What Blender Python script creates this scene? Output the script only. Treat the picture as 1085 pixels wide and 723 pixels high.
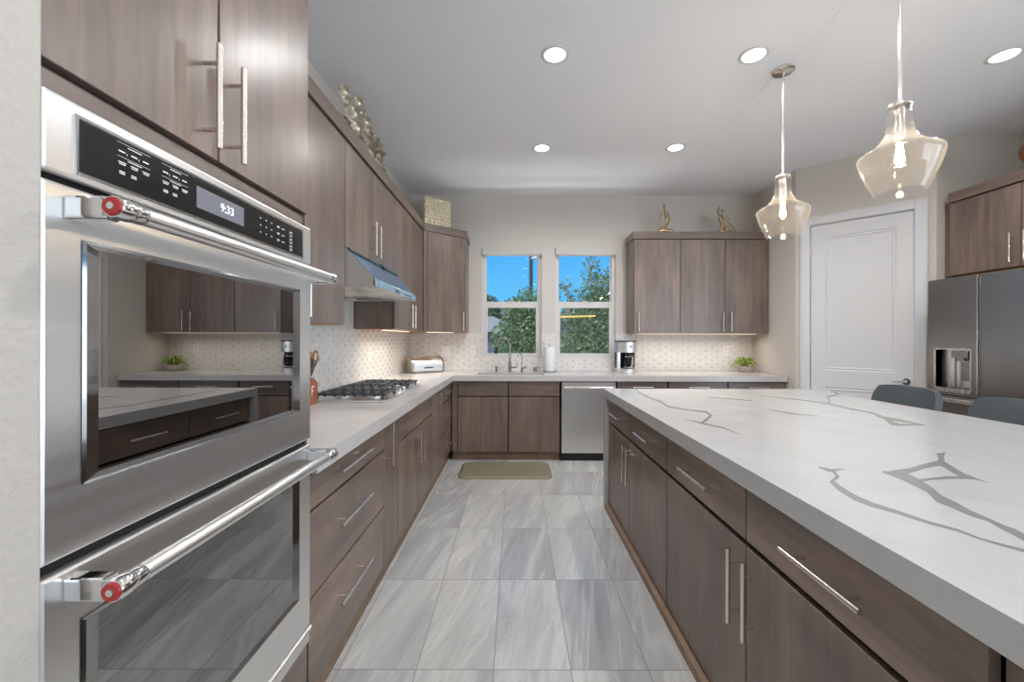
import bpy, bmesh, math, random
from mathutils import Vector, Matrix

for o in list(bpy.data.objects):
    bpy.data.objects.remove(o)
C = bpy.context.scene.collection
S = bpy.context.scene
PI = math.pi

# ------------------------------------------------------------------ camera
CAM_Z = 1.298
FPX = 441.0
cd = bpy.data.cameras.new('camera')
cam = bpy.data.objects.new('camera', cd)
C.objects.link(cam)
cam.location = (0, 0, CAM_Z)
cam.rotation_euler = (PI / 2, -0.0022, 0)
cd.sensor_width = 36.0
cd.lens = FPX / 1085.0 * 36.0
cd.shift_x = -3.5 / 1085.0
cd.shift_y = -2.0 / 1085.0
cd.clip_start = 0.02
cd.clip_end = 800
S.camera = cam

# ------------------------------------------------------------------ colour management
S.view_settings.view_transform = 'Standard'
S.view_settings.look = 'None'
S.view_settings.gamma = 1.0
S.view_settings.exposure = 0.38
S.view_settings.use_curve_mapping = False

# ------------------------------------------------------------------ sky, sun, daylight
def lin(r, g=None, b=None):
    if g is None: g = b = r
    f = lambda c: (c / 255 / 12.92) if c <= 10.3 else ((c / 255 + 0.055) / 1.055) ** 2.4
    return (f(r), f(g), f(b), 1.0)

W = bpy.data.worlds.new('sky')
S.world = W
W.use_nodes = True
wn, wl = W.node_tree.nodes, W.node_tree.links
wn.clear()
wo = wn.new('ShaderNodeOutputWorld'); wb = wn.new('ShaderNodeBackground')
wt = wn.new('ShaderNodeTexCoord'); wx = wn.new('ShaderNodeSeparateXYZ'); wr = wn.new('ShaderNodeValToRGB')
wl.new(wt.outputs['Generated'], wx.inputs[0]); wl.new(wx.outputs['Z'], wr.inputs[0])
wl.new(wr.outputs[0], wb.inputs[0]); wl.new(wb.outputs[0], wo.inputs[0])
els = wr.color_ramp.elements
els[0].position = 0.0; els[0].color = lin(140, 208, 250)
els[1].position = 1.0; els[1].color = lin(50, 130, 225)
e = els.new(0.10); e.color = lin(95, 188, 246)
e = els.new(0.22); e.color = lin(62, 168, 242)
wb.inputs['Strength'].default_value = 0.92

sd = bpy.data.lights.new('sun', 'SUN'); sd.energy = 3.4; sd.angle = 0.009; sd.color = (1, .95, .86)
so = bpy.data.objects.new('sun', sd); C.objects.link(so)
so.rotation_euler = Vector((0.55, 0.55, -0.75)).to_track_quat('-Z', 'Y').to_euler()

def area(name, loc, aim, sx, sy, power, col=(1, 1, 1), spread=PI, parent=None, shape='RECTANGLE'):
    d = bpy.data.lights.new(name, 'AREA')
    d.shape = shape; d.size = sx
    if shape in ('RECTANGLE', 'ELLIPSE'): d.size_y = sy
    d.energy = power; d.color = col; d.spread = spread
    o = bpy.data.objects.new(name, d); C.objects.link(o)
    o.rotation_euler = Vector(aim).to_track_quat('-Z', 'Y').to_euler()
    o.location = loc
    if parent: o.parent = parent; o.location = Vector(loc) - ORG[parent.name]
    return o
ORG = {}
# daylight lamps added at unseen openings behind the camera and far right, as fill
DAY = (0.92, 0.97, 1.05)
area('daylight_fill', (5.35, -4.55, 1.35), (0, 1, 0.55), 3.0, 2.4, 80, DAY)
area('daylight_fill', (6.98, -3.10, 1.35), (-1, 0, 0.55), 2.4, 2.4, 62, DAY)
area('daylight_fill', (6.98, -0.45, 1.35), (-1, 0, 0.55), 2.4, 2.4, 62, DAY)

# added lamp hidden below the sink windows, to brighten the back ceiling
area('ceiling_fill', (0.42, 5.75, -0.18), (0, 0, 1), 3.2, 0.7, 110, (1.0, 0.99, 0.97)).rotation_euler = (PI, 0, 0)

# ------------------------------------------------------------------ node helper
class NT:
    def __init__(s, name):
        s.m = bpy.data.materials.new(name); s.m.use_nodes = True
        s.n = s.m.node_tree.nodes; s.l = s.m.node_tree.links
        s.n.clear()
        s.out = s.n.new('ShaderNodeOutputMaterial')
    def put(s, sock, v):
        if hasattr(v, 'is_output'): s.l.new(v, sock)
        elif v is not None: sock.default_value = v
    def add(s, typ, props=None, outi=0, **ins):
        nd = s.n.new('ShaderNode' + typ)
        for k, v in (props or {}).items(): setattr(nd, k, v)
        for k, v in ins.items():
            key = int(k[1:]) if k[0] == 'i' and k[1:].isdigit() else k.replace('_', ' ')
            s.put(nd.inputs[key], v)
        return nd.outputs[outi]
    def math(s, op, a, b=None, c=None):
        nd = s.n.new('ShaderNodeMath'); nd.operation = op
        s.put(nd.inputs[0], a)
        if b is not None: s.put(nd.inputs[1], b)
        if c is not None: s.put(nd.inputs[2], c)
        return nd.outputs[0]
    def vmath(s, op, a, b=None, outi=0):
        nd = s.n.new('ShaderNodeVectorMath'); nd.operation = op
        s.put(nd.inputs[0], a)
        if b is not None: s.put(nd.inputs[1], b)
        return nd.outputs[outi]
    def ramp(s, fac, stops, interp='LINEAR'):
        nd = s.n.new('ShaderNodeValToRGB'); nd.color_ramp.interpolation = interp
        el = nd.color_ramp.elements
        el[0].position, el[0].color = stops[0]
        el[1].position, el[1].color = stops[-1]
        for p, c in stops[1:-1]:
            x = el.new(p); x.color = c
        s.put(nd.inputs[0], fac)
        return nd.outputs[0]
    def mix(s, f, a, b):
        nd = s.n.new('ShaderNodeMix'); nd.data_type = 'RGBA'
        s.put(nd.inputs[0], f); s.put(nd.inputs[6], a); s.put(nd.inputs[7], b)
        return nd.outputs[2]
    def pos(s):
        return s.n.new('ShaderNodeNewGeometry').outputs['Position']
    def rnd(s):
        return s.n.new('ShaderNodeObjectInfo').outputs['Random']
    def noise(s, vec, scale=1.0, detail=4.0, rough=0.55, dist=0.0, outi=0):
        return s.add('TexNoise', None, outi, Vector=vec, Scale=scale, Detail=detail, Roughness=rough, Distortion=dist)
    def scl(s, vec, v, loc=(0, 0, 0), rot=(0, 0, 0)):
        return s.add('Mapping', None, 0, Vector=vec, Location=loc, Rotation=rot, Scale=v)
    def bump(s, h, strength, distance=0.01):
        return s.add('Bump', None, 0, Height=h, Strength=strength, Distance=distance)
    def bsdf(s, **ins):
        nd = s.n.new('ShaderNodeBsdfPrincipled')
        for k, v in ins.items(): s.put(nd.inputs[k.replace('_', ' ')], v)
        s.l.new(nd.outputs[0], s.out.inputs[0])
        return nd

MAT = {}
def plain(name, col, rough=0.5, metal=0.0, bumpscale=None, bumpstr=0.1, var=0.0, coat=0.0, spec=0.5):
    t = NT(name)
    p = t.pos()
    base = col
    if var > 0:
        n = t.noise(p, 9.0, 3.0)
        dk = tuple(c * (1 - var) for c in col[:3]) + (1,)
        lt = tuple(min(1, c * (1 + var)) for c in col[:3]) + (1,)
        base = t.ramp(n, [(0.3, dk), (0.7, lt)])
    nrm = None
    if bumpscale:
        nrm = t.bump(t.noise(p, bumpscale, 4.0), bumpstr, 0.004)
    t.bsdf(Base_Color=base, Roughness=rough, Metallic=metal, Normal=nrm, Coat_Weight=coat, Specular_IOR_Level=spec)
    MAT[name] = t.m
    return t.m

def wood(name, vec, base, rough=0.30):
    t = NT(name)
    p = t.vmath('ADD', t.pos(), t.add('CombineXYZ', None, 0, X=t.math('MULTIPLY', t.rnd(), 7.3), Y=t.math('MULTIPLY', t.rnd(), 3.1), Z=t.math('MULTIPLY', t.rnd(), 11.7)))
    g = t.noise(t.scl(p, vec), 1.0, 6.0, 0.62, 0.4)
    bl = t.noise(t.scl(p, tuple(min(v, 9) * 0.5 + .7 for v in vec)), 1.0, 4.0, 0.6)
    f = t.math('ADD', t.math('MULTIPLY', g, 0.45), t.math('MULTIPLY', bl, 0.55))
    d = tuple(c * 0.50 for c in base[:3]) + (1,)
    l = tuple(c * v for c, v in zip(base[:3], (1.70, 1.58, 1.46))) + (1,)
    col = t.ramp(f, [(0.30, d), (0.50, base), (0.70, l)])
    # each door keeps its own overall depth of stain
    col = t.mix(t.math('MULTIPLY', t.rnd(), 0.30), col, tuple(c * 0.72 for c in base[:3]) + (1,))
    t.bsdf(Base_Color=col, Roughness=t.math('ADD', t.math('MULTIPLY', g, 0.12), rough - .06), Normal=t.bump(g, 0.05, 0.002), Specular_IOR_Level=0.6)
    MAT[name] = t.m
WB = lin(121, 105, 95)
wood('stained wood upright grain', (26, 26, 1.6), WB)
wood('stained wood level grain', (2.2, 2.2, 30), WB)
plain('gap shade carcass', lin(12, 10, 9), 0.9, spec=0.1)  # near-black puts the shade of the door gaps into the colour
plain('toe board', lin(138, 114, 95), 0.5, var=0.18)
wood('raw birch', (3, 3, 3), lin(196, 140, 84), 0.5)

def steel(name, col, rough, vec, bs=0.05, aniso=0.0):
    t = NT(name)
    n = t.noise(t.scl(t.pos(), vec), 1.0, 3.0, 0.6)
    r = t.math('ADD', t.math('MULTIPLY', n, 0.14), rough - 0.07)
    tg = None
    if aniso > 0:
        nd = t.n.new('ShaderNodeTangent'); nd.direction_type = 'RADIAL'; nd.axis = 'Z'; tg = nd.outputs[0]
    b = t.bsdf(Base_Color=col, Metallic=1.0, Roughness=r, Normal=t.bump(n, bs, 0.001) if bs > 0 else None, Anisotropic=aniso, Tangent=tg)
    MAT[name] = t.m
steel('brushed steel', lin(236, 235, 233), 0.32, (3, 1.2, 60), 0.0, 0.75)
steel('upright brushed steel', lin(236, 235, 233), 0.28, (60, 60, 2), 0.0, 0.6)
steel('dark steel', lin(158, 154, 150), 0.31, (3, 9, .35), 0.35, 0.4)
plain('satin nickel', lin(226, 218, 208), 0.24, 1.0)
steel('chrome', lin(222, 222, 222), 0.07, (9, 9, 9), 0.0)
steel('polished trim', lin(150, 150, 150), 0.08, (9, 9, 9), 0.0)
plain('bronze', lin(176, 152, 120), 0.30, 0.8)
plain('champagne leaf', lin(214, 203, 184), 0.34, 0.55, bumpscale=60, bumpstr=0.4)
plain('pale gold', lin(232, 220, 192), 0.32, 0.45)
steel('brass', lin(200, 160, 100), 0.25, (30, 30, 30), 0.0)
def mirror_glass(name, tint, refl):
    t = NT(name)
    gl = t.add('BsdfGlossy', None, 0, Color=refl, Roughness=0.008)
    df = t.add('BsdfDiffuse', None, 0, Color=tint)
    ad = t.add('AddShader', None, 0, i0=gl, i1=df)
    t.l.new(ad, t.out.inputs[0]); MAT[name] = t.m
mirror_glass('tinted oven glass', lin(5, 5, 5), lin(160, 160, 160))
plain('black glass', lin(34, 34, 35), 0.10, 0.0)
plain('black enamel', lin(24, 24, 25), 0.30)
plain('cast iron', lin(70, 74, 78), 0.42, bumpscale=300, bumpstr=0.15)
plain('black plastic', lin(22, 22, 23), 0.35)
plain('black gap', lin(6, 6, 6), 0.7)
plain('red enamel', lin(168, 30, 28), 0.25, coat=0.5)
plain('white print', lin(225, 225, 225), 0.5)
plain('display grey', lin(122, 122, 130), 0.25)
plain('wall paint', lin(208, 202, 194), 0.75, bumpscale=140, bumpstr=0.12)
plain('rough wall paint', lin(186, 180, 172), 0.7, bumpscale=70, bumpstr=0.6)
plain('ceiling paint', lin(241, 242, 245), 0.85, bumpscale=120, bumpstr=0.08)
plain('white paint', lin(222, 222, 222), 0.42)
plain('window vinyl', lin(214, 211, 207), 0.45)
plain('shade fabric', lin(205, 202, 196), 0.8)
plain('blue sheen paint', lin(104, 136, 166), 0.2, 0.35)  # reflected blue on the hood slope, painted as base colour
plain('tap nickel', lin(150, 145, 138), 0.25, 1.0)
plain('teal rail', lin(40, 70, 76), 0.25, 0.4)
plain('white plastic', lin(232, 231, 228), 0.35)
plain('paper', lin(236, 235, 233), 0.9, bumpscale=200, bumpstr=0.2)
plain('mat rubber', lin(128, 120, 99), 0.6, bumpscale=400, bumpstr=0.2, var=0.05)
plain('grey upholstery', lin(76, 83, 86), 0.55, bumpscale=350, bumpstr=0.15)
plain('pot glaze', lin(172, 160, 150), 0.5, var=0.1)
plain('succulent leaf', lin(140, 158, 64), 0.45, var=0.3)
plain('knife block wood', lin(148, 90, 58), 0.45, var=0.25)
plain('knife handle steel', lin(120, 112, 100), 0.3, 0.9)
plain('turned wood', lin(120, 70, 38), 0.35, var=0.2)
plain('dark carafe', lin(18, 16, 15), 0.06)
plain('tree bark', lin(128, 112, 90), 0.8, var=0.2)
plain('bare earth', lin(150, 132, 108), 0.9, var=0.2)
plain('stucco blue grey', lin(92, 104, 122), 0.9)
plain('roof tile', lin(170, 172, 176), 0.8, var=0.1)
plain('hill rock', lin(122, 104, 112), 0.95, var=0.2)
plain('lamp post metal', lin(52, 58, 66), 0.5)
plain('yellow reflection', lin(226, 190, 96), 0.7)
def leafmat(name, a, b, c):
    t = NT(name)
    n = t.noise(t.pos(), 7.0, 3.0)
    col = t.ramp(n, [(0.3, a), (0.5, b), (0.7, c)])
    t.bsdf(Base_Color=col, Roughness=0.55, Transmission_Weight=0.0)
    MAT[name] = t.m
leafmat('olive leaves', lin(52, 84, 50), lin(86, 118, 76), lin(132, 152, 112))
leafmat('feathery leaves', lin(66, 94, 62), lin(98, 126, 82), lin(136, 152, 108))
leafmat('hedge leaves', lin(40, 68, 44), lin(62, 92, 56), lin(92, 118, 72))

def quartz(name, base, lo, rough):
    t = NT(name)
    p = t.pos()
    n = t.noise(p, 3.0, 4.0, 0.6, 1.0)
    col = t.ramp(n, [(0.35, lo), (0.65, base)])
    t.bsdf(Base_Color=col, Roughness=rough, Specular_IOR_Level=0.5)
    MAT[name] = t.m
quartz('white quartz', lin(188, 188, 187), lin(181, 181, 180), 0.16)
quartz('plain light quartz', lin(198, 195, 192), lin(191, 188, 185), 0.22)
plain('quartz vein', lin(132, 132, 130), 0.18, var=0.06)

def thin_glass(name, tint, edge, gl=0.9, fk=1.0, haze=0.0):
    t = NT(name)
    lw = t.n.new('ShaderNodeLayerWeight'); lw.inputs['Blend'].default_value = 0.35
    l5 = t.n.new('ShaderNodeLayerWeight'); l5.inputs['Blend'].default_value = 0.5
    fr = t.math('ADD', t.math('MULTIPLY', t.math('POWER', l5.outputs['Facing'], 5.0), 0.9), 0.035)
    tr = t.add('BsdfTransparent', None, 0, Color=t.mix(lw.outputs['Facing'], tint, edge))
    gs = t.add('BsdfGlossy', None, 0, Color=(gl, gl, gl, 1), Roughness=0.02)
    mx = t.add('MixShader', None, 0, i0=t.math('MULTIPLY', fr, fk), i1=tr, i2=gs)
    if haze > 0:
        mx = t.add('MixShader', None, 0, i0=t.math('MULTIPLY', t.math('ADD', t.math('POWER', lw.outputs['Facing'], 3.0), .25), haze), i1=mx, i2=t.add('BsdfTranslucent', None, 0, Color=(1, .97, .93, 1)))
    t.l.new(mx, t.out.inputs[0]); MAT[name] = t.m
thin_glass('pane glass', (0.96, 0.97, 0.97, 1), (0.9, 0.92, 0.92, 1))
thin_glass('pendant glass', (0.992, 0.985, 0.975, 1), (0.93, 0.91, 0.89, 1), 1.0, 0.8, 0.06)
def glow(name, col, st):
    t = NT(name)
    em = t.add('Emission', None, 0, Color=col, Strength=st)
    t.l.new(em, t.out.inputs[0]); MAT[name] = t.m
glow('lamp lens', (1, 0.98, 0.95, 1), 6.0)
glow('filament', (1, 0.72, 0.38, 1), 60.0)
glow('bulb glow', (1, 0.80, 0.55, 1), 2.2)
glow('led strip', (1, 0.84, 0.62, 1), 3.0)
glow('clock light', (0.85, 0.9, 1, 1), 1.4)

def tile_floor():
    t = NT('striated porcelain tile')
    p = t.pos()
    x = t.add('SeparateXYZ', None, 0, Vector=p); sx = t.n[-1]
    X, Y = sx.outputs[0], sx.outputs[1]
    u = t.math('DIVIDE', t.math('ADD', X, 0.082 + 30 * 0.3035), 0.3035)
    v = t.math('DIVIDE', t.math('ADD', Y, -1.633 + 30 * 0.611), 0.611)
    iu, iv = t.math('FLOOR', u), t.math('FLOOR', v)
    fu, fv = t.math('FRACT', u), t.math('FRACT', v)
    idx = t.add('CombineXYZ', None, 0, X=iu, Y=iv, Z=0.0)
    wn_ = t.add('TexWhiteNoise', {'noise_dimensions': '3D'}, 1, Vector=idx)
    wv = t.add('TexWhiteNoise', {'noise_dimensions': '3D'}, 0, Vector=idx)
    off = t.vmath('MULTIPLY', wn_, (31.0, 17.0, 13.0))
    q = t.vmath('ADD', t.scl(p, (1, 1, 1), (0, 0, 0), (0, 0, 0.22)), off)
    soft = t.noise(t.scl(q, (4.5, 0.55, 1)), 1.0, 4.0, 0.55, 0.6)
    fine = t.noise(t.scl(q, (22, 1.6, 1)), 1.0, 5.0, 0.6, 0.8)
    cl = t.noise(t.scl(q, (4.0, 0.42, 1)), 1.0, 4.0, 0.6, 0.8)
    f = t.math('ADD', t.math('ADD', t.math('MULTIPLY', soft, 0.62), t.math('MULTIPLY', fine, 0.24)), t.math('MULTIPLY', wv, 0.14))
    col = t.ramp(f, [(0.28, lin(148, 147, 146)), (0.42, lin(165, 165, 164)), (0.55, lin(179, 179, 176)), (0.70, lin(198, 197, 193))])
    ridge = t.math('ABSOLUTE', t.math('SUBTRACT', cl, 0.5))
    rm = t.math('MULTIPLY', t.math('SUBTRACT', 1.0, t.math('MINIMUM', t.math('MULTIPLY', ridge, 34.0), 1.0)), 0.34)
    col = t.mix(rm, col, lin(212, 211, 208))
    crack = t.math('ABSOLUTE', t.math('SUBTRACT', cl, 0.56))
    cm = t.math('MULTIPLY', t.math('SUBTRACT', 1.0, t.math('MINIMUM', t.math('MULTIPLY', crack, 130.0), 1.0)), 0.16)
    col = t.mix(cm, col, lin(120, 114, 108))
    gu = t.math('LESS_THAN', t.math('MINIMUM', fu, t.math('SUBTRACT', 1.0, fu)), 0.0052)
    gv = t.math('LESS_THAN', t.math('MINIMUM', fv, t.math('SUBTRACT', 1.0, fv)), 0.0028)
    g = t.math('MAXIMUM', gu, gv)
    col = t.mix(g, col, lin(122, 119, 114))
    t.bsdf(Base_Color=col, Roughness=t.math('ADD', 0.24, t.math('MULTIPLY', g, 0.5)), Normal=t.bump(t.math('SUBTRACT', 1.0, g), 0.25, 0.001), Specular_IOR_Level=0.45)
    MAT['floor tile'] = t.m
tile_floor()

def hex_tile(name, axis):
    # marble mosaic: a honeycomb with one small round polished dot in each cell (pitch 81 mm)
    t = NT(name)
    p = t.pos()
    t.add('SeparateXYZ', None, 0, Vector=p); sx = t.n[-1]
    A = t.math('ADD', sx.outputs[axis], 20 * 0.1403); Z = t.math('ADD', sx.outputs[2], 0.013)
    def cell(da, dz):
        a = t.math('SUBTRACT', t.math('FRACT', t.math('ADD', t.math('DIVIDE', A, 0.1403), da)), 0.5)
        z = t.math('SUBTRACT', t.math('FRACT', t.math('ADD', t.math('DIVIDE', Z, 0.081), dz)), 0.5)
        a = t.math('MULTIPLY', a, 0.1403); z = t.math('MULTIPLY', z, 0.081)
        return t.math('SQRT', t.math('ADD', t.math('MULTIPLY', a, a), t.math('MULTIPLY', z, z)))
    d = t.math('MINIMUM', cell(0.0, 0.0), cell(0.5, 0.5))
    dot = t.math('SUBTRACT', 1.0, t.math('SMOOTHSTEP', 0.014, 0.022, d) if False else t.math('MINIMUM', 1.0, t.math('MAXIMUM', 0.0, t.math('MULTIPLY', t.math('SUBTRACT', d, 0.010), 100.0))))
    dome = t.math('SMOOTH_MIN', t.math('MULTIPLY', d, 40.0), 1.0, 0.3)
    n = t.noise(p, 14.0, 5.0, 0.6, 0.6)
    col = t.ramp(n, [(0.3, lin(214, 210, 205)), (0.7, lin(230, 227, 222))])
    dcol = t.ramp(n, [(0.3, lin(201, 198, 194)), (0.7, lin(217, 214, 210))])
    seam = t.math('GREATER_THAN', d, 0.0405)
    col = t.mix(dot, col, dcol)
    col = t.mix(t.math('MULTIPLY', seam, 0.35), col, lin(196, 190, 184))
    t.bsdf(Base_Color=col, Roughness=t.math('SUBTRACT', 0.34, t.math('MULTIPLY', dot, 0.20)), Normal=t.bump(dome, 0.28, 0.008))
    MAT[name] = t.m
hex_tile('marble mosaic back', 0)
hex_tile('marble mosaic side', 1)

# ------------------------------------------------------------------ mesh builder
class MB:
    def __init__(s):
        s.v = []; s.f = []; s.sm = []; s.mi = []; s.M = None; s.cur = 0
    def _add(s, vs, fs, smooth=False):
        b = len(s.v)
        for p in vs:
            p = Vector(p)
            s.v.append(s.M @ p if s.M else p)
        for f in fs:
            s.f.append([b + i for i in f]); s.sm.append(smooth); s.mi.append(s.cur)
        return s
    def box(s, x0, x1, y0, y1, z0, z1, bv=0.0):
        if x1 < x0: x0, x1 = x1, x0
        if y1 < y0: y0, y1 = y1, y0
        if z1 < z0: z0, z1 = z1, z0
        bv = min(bv, (x1 - x0) * .45, (y1 - y0) * .45, (z1 - z0) * .45)
        if bv <= 0:
            vs = [(x, y, z) for x in (x0, x1) for y in (y0, y1) for z in (z0, z1)]
            return s._add(vs, [(0, 1, 3, 2), (4, 6, 7, 5), (0, 4, 5, 1), (2, 3, 7, 6), (0, 2, 6, 4), (1, 5, 7, 3)])
        bm = bmesh.new()
        bmesh.ops.create_cube(bm, size=1.0)
        for v in bm.verts:
            v.co = Vector(((x0 + x1) / 2 + v.co.x * (x1 - x0), (y0 + y1) / 2 + v.co.y * (y1 - y0), (z0 + z1) / 2 + v.co.z * (z1 - z0)))
        bmesh.ops.bevel(bm, geom=list(bm.edges), offset=bv, segments=2, profile=0.5, affect='EDGES')
        return s.take(bm, False)
    def take(s, bm, smooth):
        bm.verts.ensure_lookup_table()
        s._add([v.co.copy() for v in bm.verts], [[v.index for v in f.verts] for f in bm.faces], smooth)
        bm.free(); return s
    def prism(s, poly, axis, a0, a1):
        # poly: 2-D points in the plane across AXIS, (y,z) for X, (x,z) for Y, (x,y) for Z
        mk = {'X': lambda p, a: (a, p[0], p[1]), 'Y': lambda p, a: (p[0], a, p[1]), 'Z': lambda p, a: (p[0], p[1], a)}[axis]
        n = len(poly)
        vs = [mk(p, a0) for p in poly] + [mk(p, a1) for p in poly]
        fs = [list(range(n))[::-1], list(range(n, 2 * n))] + [(i, (i + 1) % n, n + (i + 1) % n, n + i) for i in range(n)]
        return s._add(vs, fs)
    def tube(s, pts, r, n=12, cap=True, smooth=True):
        pts = [Vector(p) for p in pts]
        rs = r if isinstance(r, (list, tuple)) else [r] * len(pts)
        vs = []; fs = []
        up = None
        for i, p in enumerate(pts):
            a = pts[max(0, i - 1)]; b = pts[min(len(pts) - 1, i + 1)]
            d = (b - a).normalized()
            if up is None:
                up = Vector((0, 0, 1)) if abs(d.z) < 0.9 else Vector((1, 0, 0))
            s1 = d.cross(up).normalized(); u2 = s1.cross(d).normalized(); up = u2
            for k in range(n):
                t = 2 * PI * k / n
                vs.append(p + (s1 * math.cos(t) + u2 * math.sin(t)) * rs[i])
        m = len(pts)
        for i in range(m - 1):
            for k in range(n):
                k2 = (k + 1) % n
                fs.append((i * n + k, i * n + k2, (i + 1) * n + k2, (i + 1) * n + k))
        s._add(vs, fs, smooth)
        if cap:
            b = len(s.v) - len(vs)
            s.f.append([b + k for k in range(n)][::-1]); s.sm.append(False); s.mi.append(s.cur)
            s.f.append([b + (m - 1) * n + k for k in range(n)]); s.sm.append(False); s.mi.append(s.cur)
        return s
    def cyl(s, p0, p1, r, n=20): return s.tube([p0, p1], r, n)
    def lathe(s, prof, c, n=32, closed=False):
        # prof: (radius, z) from bottom to top about the vertical through c
        vs = [(c[0] + r * math.cos(2 * PI * k / n), c[1] + r * math.sin(2 * PI * k / n), c[2] + z) for r, z in prof for k in range(n)]
        m = len(prof)
        rows = range(m if closed else m - 1)
        fs = [(i * n + k, i * n + (k + 1) % n, ((i + 1) % m) * n + (k + 1) % n, ((i + 1) % m) * n + k) for i in rows for k in range(n)]
        return s._add(vs, fs, True)
    def ball(s, c, r, sub=2, sq=(1, 1, 1)):
        bm = bmesh.new(); bmesh.ops.create_icosphere(bm, subdivisions=sub, radius=1.0)
        rr = r if isinstance(r, (tuple, list)) else (r * sq[0], r * sq[1], r * sq[2])
        for v in bm.verts: v.co = Vector((c[0] + v.co.x * rr[0], c[1] + v.co.y * rr[1], c[2] + v.co.z * rr[2]))
        return s.take(bm, True)
    def cells(s, xs, ys, solid, z0, z1):
        # a slab made of grid cells; only the outer faces are made
        nx, ny = len(xs) - 1, len(ys) - 1
        on = lambda i, j: 0 <= i < nx and 0 <= j < ny and solid(i, j)
        for i in range(nx):
            for j in range(ny):
                if not on(i, j): continue
                x0, x1, y0, y1 = xs[i], xs[i + 1], ys[j], ys[j + 1]
                s._add([(x0, y0, z1), (x1, y0, z1), (x1, y1, z1), (x0, y1, z1)], [(0, 1, 2, 3)])
                s._add([(x0, y0, z0), (x0, y1, z0), (x1, y1, z0), (x1, y0, z0)], [(0, 1, 2, 3)])
                if not on(i - 1, j): s._add([(x0, y0, z0), (x0, y0, z1), (x0, y1, z1), (x0, y1, z0)], [(0, 1, 2, 3)])
                if not on(i + 1, j): s._add([(x1, y0, z0), (x1, y1, z0), (x1, y1, z1), (x1, y0, z1)], [(0, 1, 2, 3)])
                if not on(i, j - 1): s._add([(x0, y0, z0), (x1, y0, z0), (x1, y0, z1), (x0, y0, z1)], [(0, 1, 2, 3)])
                if not on(i, j + 1): s._add([(x0, y1, z0), (x0, y1, z1), (x1, y1, z1), (x1, y1, z0)], [(0, 1, 2, 3)])
        return s

def link(name, mb, mats, parent=None, label=None, weld=True):
    me = bpy.data.meshes.new(name)
    lo = Vector([min(v[i] for v in mb.v) for i in range(3)]); hi = Vector([max(v[i] for v in mb.v) for i in range(3)])
    org = Vector(((lo.x + hi.x) / 2, (lo.y + hi.y) / 2, lo.z))
    me.from_pydata([v - org for v in mb.v], [], mb.f)
    for m in (mats if isinstance(mats, (list, tuple)) else [mats]): me.materials.append(MAT[m])
    for p, sm, mi in zip(me.polygons, mb.sm, mb.mi): p.use_smooth = sm; p.material_index = mi
    me.validate()
    bm = bmesh.new(); bm.from_mesh(me)
    if weld: bmesh.ops.remove_doubles(bm, verts=bm.verts, dist=1e-5)
    bmesh.ops.recalc_face_normals(bm, faces=bm.faces)
    for e in bm.edges:
        if len(e.link_faces) == 2 and e.calc_face_angle(0) > 0.75: e.smooth = False
    bm.to_mesh(me); bm.free()
    o = bpy.data.objects.new(name, me); C.objects.link(o)
    ORG[o.name] = org
    if parent is not None:
        o.parent = parent; o.location = org - ORG[parent.name]
    else:
        o.location = org
    if label: o['label'] = label
    return o
def thing(name, label, cat, loc, group=None):
    o = bpy.data.objects.new(name, None); C.objects.link(o)
    o.location = loc; o.empty_display_size = 0.05
    ORG[o.name] = Vector(loc)
    o['label'] = label; o['category'] = cat
    if group: o['group'] = group
    return o
def tag(o, label, cat, group=None, kind=None):
    o['label'] = label; o['category'] = cat
    if group: o['group'] = group
    if kind: o['kind'] = kind
    return o
def struct(name, mb, mats, parent=None):
    o = link(name, mb, mats, parent)
    if parent is None: o['kind'] = 'structure'
    return o
def sroot(name, loc):
    o = bpy.data.objects.new(name, None); C.objects.link(o); o.location = loc
    ORG[o.name] = Vector(loc); o['kind'] = 'structure'; return o
def bx(*a, bv=0.0): return MB().box(*a, bv=bv)
# ================================================================== the setting
CH = 3.048
LX, BY = -1.30, 5.065          # left wall face, back wall face
RX = 2.905                     # short wall closing the back run
struct('floor', MB().box(-1.45, 7.2, -4.9, 5.3, -0.08, 0), 'floor tile')
cb = MB(); cb.box(-1.45, 7.2, -4.9, 5.3, CH, CH + 0.12)
struct('ceiling', cb, 'ceiling paint')
# faint plaster joint that runs along the ceiling above the island
struct('trim_1', MB().box(1.722, 1.730, -1.0, 4.9, CH - 0.0012, CH + 0.001), 'ceiling paint')
struct('wall_left', MB().box(-1.45, LX, 0.56, 5.3, 0, CH), 'wall paint')
struct('wall_front_left', MB().box(-1.45, -0.648, -4.9, 0.5705, 0, CH, bv=0.005), 'rough wall paint')
# back wall with its two window holes
W1 = (-0.408, 0.320); W2 = (0.484, 1.222); WZ = (1.062, 2.410)
xs = [-1.45, W1[0], W1[1], W2[0], W2[1], 3.15]; zs = [0, WZ[0], WZ[1], CH]
wb_ = MB()
wb_.M = Matrix(((1, 0, 0, 0), (0, 0, 1, 0), (0, 1, 0, 0), (0, 0, 0, 1)))
wb_.cells(xs, zs, lambda i, j: not (j == 1 and i in (1, 3)), BY, BY + 0.16)
struct('wall_back', wb_, 'wall paint')
DA = Vector((RX - 0.02, 4.285, 0)); DB = Vector((3.590, 3.548, 0))
du = (DB - DA).normalized(); dn = Vector((du.y, -du.x, 0))      # dn points into the kitchen
if dn.y > 0: dn = -dn
DM = Matrix((( du.x, dn.x, 0, DA.x), (du.y, dn.y, 0, DA.y), (0, 0, 1, 0), (0, 0, 0, 1)))   # (along, out, up)
DL = (DB - DA).length
struct('wall_right_back', MB().box(RX - 0.02, RX + 0.10, 4.285, 5.3, 0, CH), 'wall paint')
w = MB(); w.M = DM
DS0, DS1 = 0.125, 0.885
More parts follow.
